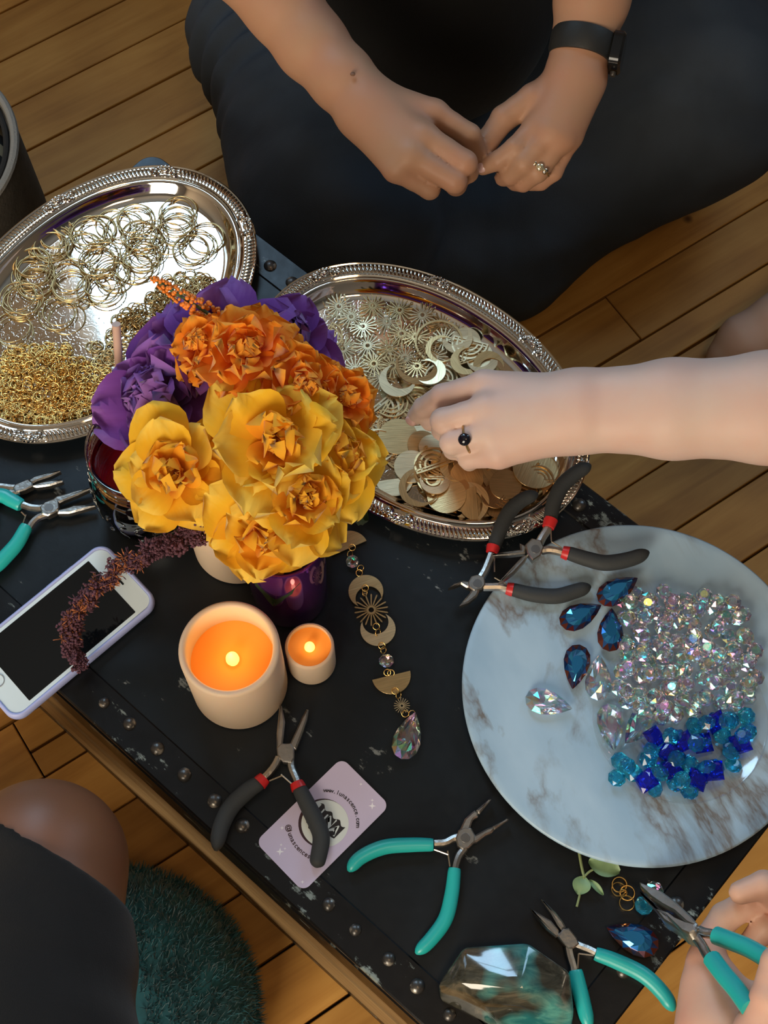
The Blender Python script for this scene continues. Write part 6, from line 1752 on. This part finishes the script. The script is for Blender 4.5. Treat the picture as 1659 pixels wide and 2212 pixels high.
# --- hand with pliers at the lower right
tip_, piv_ = at(1392, 1924, T + 0.022), at(1490, 1998, T + 0.062)
pn = (piv_ - tip_).normalized(); side_ = Vector((pn.y, -pn.x, 0)).normalized(); nn_ = side_.cross(pn).normalized()
if nn_.z < 0: nn_ = -nn_
PLN = (piv_, nn_)
def on_plane(px, py, off=0.0):
    d = ray(px, py); o = Vector((0, 0, CZ)); p0, n_ = PLN
    p0 = p0 + n_ * off
    return o + d * ((p0 - o).dot(n_) / d.dot(n_))
pt = thing('pliers', 'teal-handled pliers held in the hand at the lower right', 'pliers', mat4=Matrix.Translation(piv_) @ PLN[1].to_track_quat('Z', 'Y').to_matrix().to_4x4(), group='jewellery pliers')
IV = wm(pt).inverted()
def r3(x, y): return (1259 + x * 0.2411, 1740 + y * 0.2411)
def lp(x, y): return (IV @ on_plane(*r3(x, y))).xy
def hslab(pts, z0, z1, bev, name, mat): MB().prism([tuple(lp(*p)) for p in pts], z0, z1, bev).part(name, mat, pt)
hslab([(540, 745), (600, 770), (740, 830), (860, 920), (1000, 1050), (1060, 1120), (1040, 1150), (960, 1110), (850, 1010), (740, 950), (640, 880), (545, 790)], -0.001, 0.0075, 0.0012, 'jaw', M_steel)
hslab([(528, 800), (560, 830), (680, 950), (790, 985), (960, 1110), (1010, 1160), (1000, 1210), (940, 1200), (850, 1130), (740, 1060), (700, 1010), (640, 920)], -0.0050, 0.0040, 0.0012, 'jaw', M_steel)
hslab([(780, 1040), (960, 1110), (1040, 1130), (1040, 1190), (990, 1220), (920, 1190)], -0.0055, 0.0080, 0.001, 'joint', M_steel)
def hpts(ps, off=0.0): return [IV @ on_plane(*r3(*p), off) for p in ps]
def htube(ps, r, name, mat, n=12, caps=True, off=0.0):
    q = [Vector(p) for p in catmull([tuple(p) for p in hpts(ps, off)], 6)]
    MB().tube(q, r, n).part(name, mat, pt, angle=1.0)
htube([(1000, 1170), (1060, 1240), (1110, 1330), (1150, 1390)], 0.0034, 'handle_shank', M_steel)
htube([(1040, 1120), (1090, 1140), (1150, 1150), (1210, 1165)], 0.0034, 'handle_shank', M_steel)
htube([(1158, 1375), (1260, 1510), (1370, 1640), (1460, 1765), (1500, 1820)], 0.0062, 'grip', M_teal, 14)
htube([(1195, 1165), (1330, 1215), (1480, 1275), (1640, 1365), (1780, 1450)], 0.0062, 'grip', M_teal, 14)
p4 = thing('person', 'hand at the lower right holding teal pliers, palm side up', 'person', at(1640, 2400, 0.0))
base4 = [[J(1660, 2700, 0.40, 36), J(1605, 2420, 0.385, 33), J(1566, 2235, 0.378, 29), J(1540, 2140, 0.376, 20), J(1526, 2075, 0.376, 13)],
         [J(1605, 2420, 0.385, 33), J(1690, 2300, 0.39, 26), J(1720, 2180, 0.385, 18)], [J(1566, 2235, 0.378, 29), J(1660, 2210, 0.372, 22), J(1740, 2100, 0.37, 16)]]
f4 = [[J(1528, 2080, 0.376, 12.5), J(1534, 2028, 0.374, 10.5), J(1566, 1982, 0.376, 10.5), J(1618, 1950, 0.384, 10), J(1668, 1936, 0.39, 9)],
      [J(1740, 2100, 0.370, 14), J(1700, 1960, 0.392, 11), J(1650, 1912, 0.402, 10), J(1600, 1928, 0.400, 8.2)],
      [J(1640, 2330, 0.415, 30), J(1652, 2235, 0.446, 20), J(1668, 2160, 0.458, 14), J(1680, 2080, 0.462, 11)],
      [J(1740, 2100, 0.370, 13), J(1720, 2010, 0.376, 11), J(1655, 2000, 0.380, 10), J(1620, 2040, 0.372, 8.5)]]
person_part('body', p4, M_skin3, body_fn(base4, f4), 0.0022, 1)

# ------------------------------------------------------------------ things on the floor
# teal fur cushion
M_fur = simple('teal_fur', (0.006, 0.085, 0.11), 0.9, var=0.35, vscale=40, sheen=0.4)
cc = at(262, 2215, 0.0)
cush = thing('fur_cushion', 'dark teal fluffy cushion on the floor beside the kneeling person', 'cushion', cc)
cp = []
for k in range(17):
    a = -math.pi / 2 + math.pi * k / 16
    cp.append((max(0.0001, 0.128 * max(0, math.cos(a)) ** 0.55), 0.060 + 0.060 * math.copysign(abs(math.sin(a)) ** 0.8, math.sin(a))))
MB().lathe(cp, 48).part('cushion_body', M_fur, cush)
fu = MB(); fg = random.Random(9)
for _ in range(14000):
    a = fg.uniform(0, 6.283); ph = fg.uniform(-0.3, 1.45)
    c_, s_ = max(0, math.cos(ph)) ** 0.55, math.copysign(abs(math.sin(ph)) ** 0.8, math.sin(ph))
    p = Vector((0.127 * c_ * math.cos(a), 0.127 * c_ * math.sin(a), 0.060 + 0.059 * s_))
    nrm = Vector((math.cos(ph) * math.cos(a), math.cos(ph) * math.sin(a), math.sin(ph) * 1.3)).normalized()
    d = (nrm + Vector((fg.gauss(0, 0.5), fg.gauss(0, 0.5), fg.gauss(0, 0.4)))).normalized() * fg.uniform(0.006, 0.013)
    sd = d.cross(Vector((fg.random(), fg.random(), fg.random()))).normalized() * 0.0006
    fu.add([p - sd, p + sd, p + d * 0.6 + sd * 0.6 + Vector((0, 0, -0.001)), p + d], [(0, 1, 2), (0, 2, 3)])
o = fu.part('fur', M_fur, cush, angle=None); o['kind'] = 'stuff'
# grey felt basket with a striped cloth
M_felt = simple('grey_felt', (0.070, 0.062, 0.050), 0.95, var=0.15, vscale=80, bump=0.3, bscale=300)
M_cord = simple('grey_cord', (0.20, 0.19, 0.17), 0.9, bump=0.4, bscale=500)
M_dkin = simple('dark_lining', (0.008, 0.007, 0.006), 0.9)
def stripes(name):
    m, nt, b = nodes_of(name)
    tc = N(nt, 'ShaderNodeTexCoord'); w = N(nt, 'ShaderNodeTexWave', Scale=11.0); w.bands_direction = 'Y'
    nt.links.new(tc.outputs['Object'], w.inputs['Vector'])
    r = ramp(nt, [(0.0, (0.010, 0.010, 0.010)), (0.5, (0.36, 0.30, 0.19))], w.outputs['Fac'], 'CONSTANT')
    nt.links.new(r.outputs[0], b.inputs['Base Color']); setp(b, rough=0.9)
    return m
M_stripe = stripes('striped_cloth')
BR = 0.112
bc = at(34, 325, 0.255) - Vector((BR, 0, 0)); bc.z = 0
bk_ = thing('felt_basket', 'grey felt basket with a corded rim at the left edge of the photo', 'basket', bc)
MB().lathe([(0.0001, 0.0), (0.098, 0.0), (0.108, 0.02), (0.116, 0.12), (0.1135, 0.235), (BR, 0.255), (0.106, 0.255), (0.104, 0.12), (0.098, 0.012), (0.0001, 0.010)], 64).part('wall', M_felt, bk_, angle=1.2)
MB().torus(BR - 0.001, 0.0042, 64, 8, Matrix.Translation((0, 0, 0.256))).part('rim_cord', M_cord, bk_)
MB().torus(BR - 0.010, 0.0030, 64, 8, Matrix.Translation((0, 0, 0.252))).part('inner_binding', M_dkin, bk_)
cl = MB(); cl.lathe([(0.0001, 0.246), (0.06, 0.248), (0.090, 0.244), (0.0995, 0.225), (0.096, 0.15), (0.0001, 0.14)], 48, Matrix.Translation(bc))
cl.solo('striped_cushion', M_stripe, 'black and beige striped cloth bundle lying inside the grey basket', 'cloth', loc=bc + Vector((0, 0, 0.14)))

# ------------------------------------------------------------------ sub-parts: pieces that belong to a part of their thing
def under(child, part): child.parent = part                    # both sit at the identity of the thing's space
def kids(o, n): return [c for c in o.children if c.name.split('.')[0] == n]
for o in list(COL.objects):
    b = o.name.split('.')[0]
    if o.parent is not None: continue
    if b == 'pliers':
        gr, co = kids(o, 'grip'), kids(o, 'collar')
        for g, c in zip(gr, co): under(c, g)
        for r in kids(o, 'rivet'): under(r, kids(o, 'joint')[0])
    elif b == 'phone':
        for n in ('screen', 'home_button', 'earpiece'):
            for c in kids(o, n): under(c, kids(o, 'body')[0])
        for c in kids(o, 'side_button'): under(c, kids(o, 'case')[0])
    elif b == 'business_card':
        for n in ('lettering', 'logo_lettering', 'logo_block', 'star_print', 'moon_print', 'dark_crescent_print'):
            for c in kids(o, n): under(c, kids(o, 'card_stock')[0])
    elif b == 'person':
        for n in ('fingernail', 'mole', 'eye'):
            for c in kids(o, n): under(c, kids(o, 'body')[0])
    elif b == 'steamer_trunk':
        st_ = kids(o, 'edge_strip')
        for r in kids(o, 'rivet'):
            l = r.matrix_local.translation
            i = 0 if l.y < -hy + SW else 1 if l.y > hy - SW else 2 if l.x < 0 else 3
            under(r, st_[i])
    elif b == 'serving_tray':
        for n in ('shell_ornament', 'gadroon_border', 'rim_bead'):
            for c in kids(o, n): under(c, kids(o, 'pan')[0])
# look-alikes that can be told apart by their place
def place(group, base):
    os_ = sorted([o for o in COL.objects if o.get('group') == group], key=lambda o: o.matrix_world.translation.x)
    n = len(os_)
    w_ = ['leftmost', 'second from the left', 'third from the left', 'fourth from the left', 'fifth from the left', 'sixth from the left'][:(n + 1) // 2] + ['rightmost', 'second from the right', 'third from the right', 'fourth from the right', 'fifth from the right', 'sixth from the right'][:n // 2][::-1]
    for o, k in zip(os_, w_): o['label'] = base + ', ' + k
place('sapphire glass beads', 'deep sapphire blue square glass bead')
place('nested-arch charms', 'loose brass nested-arch charm on the right silver tray')
place('crescent charms by the wrist', 'brass crescent charm near the reaching wrist')
place('discs by the wrist', 'pale brass disc under the crescents near the wrist')
place('filigree discs', 'pierced brass filigree disc on the right silver tray')
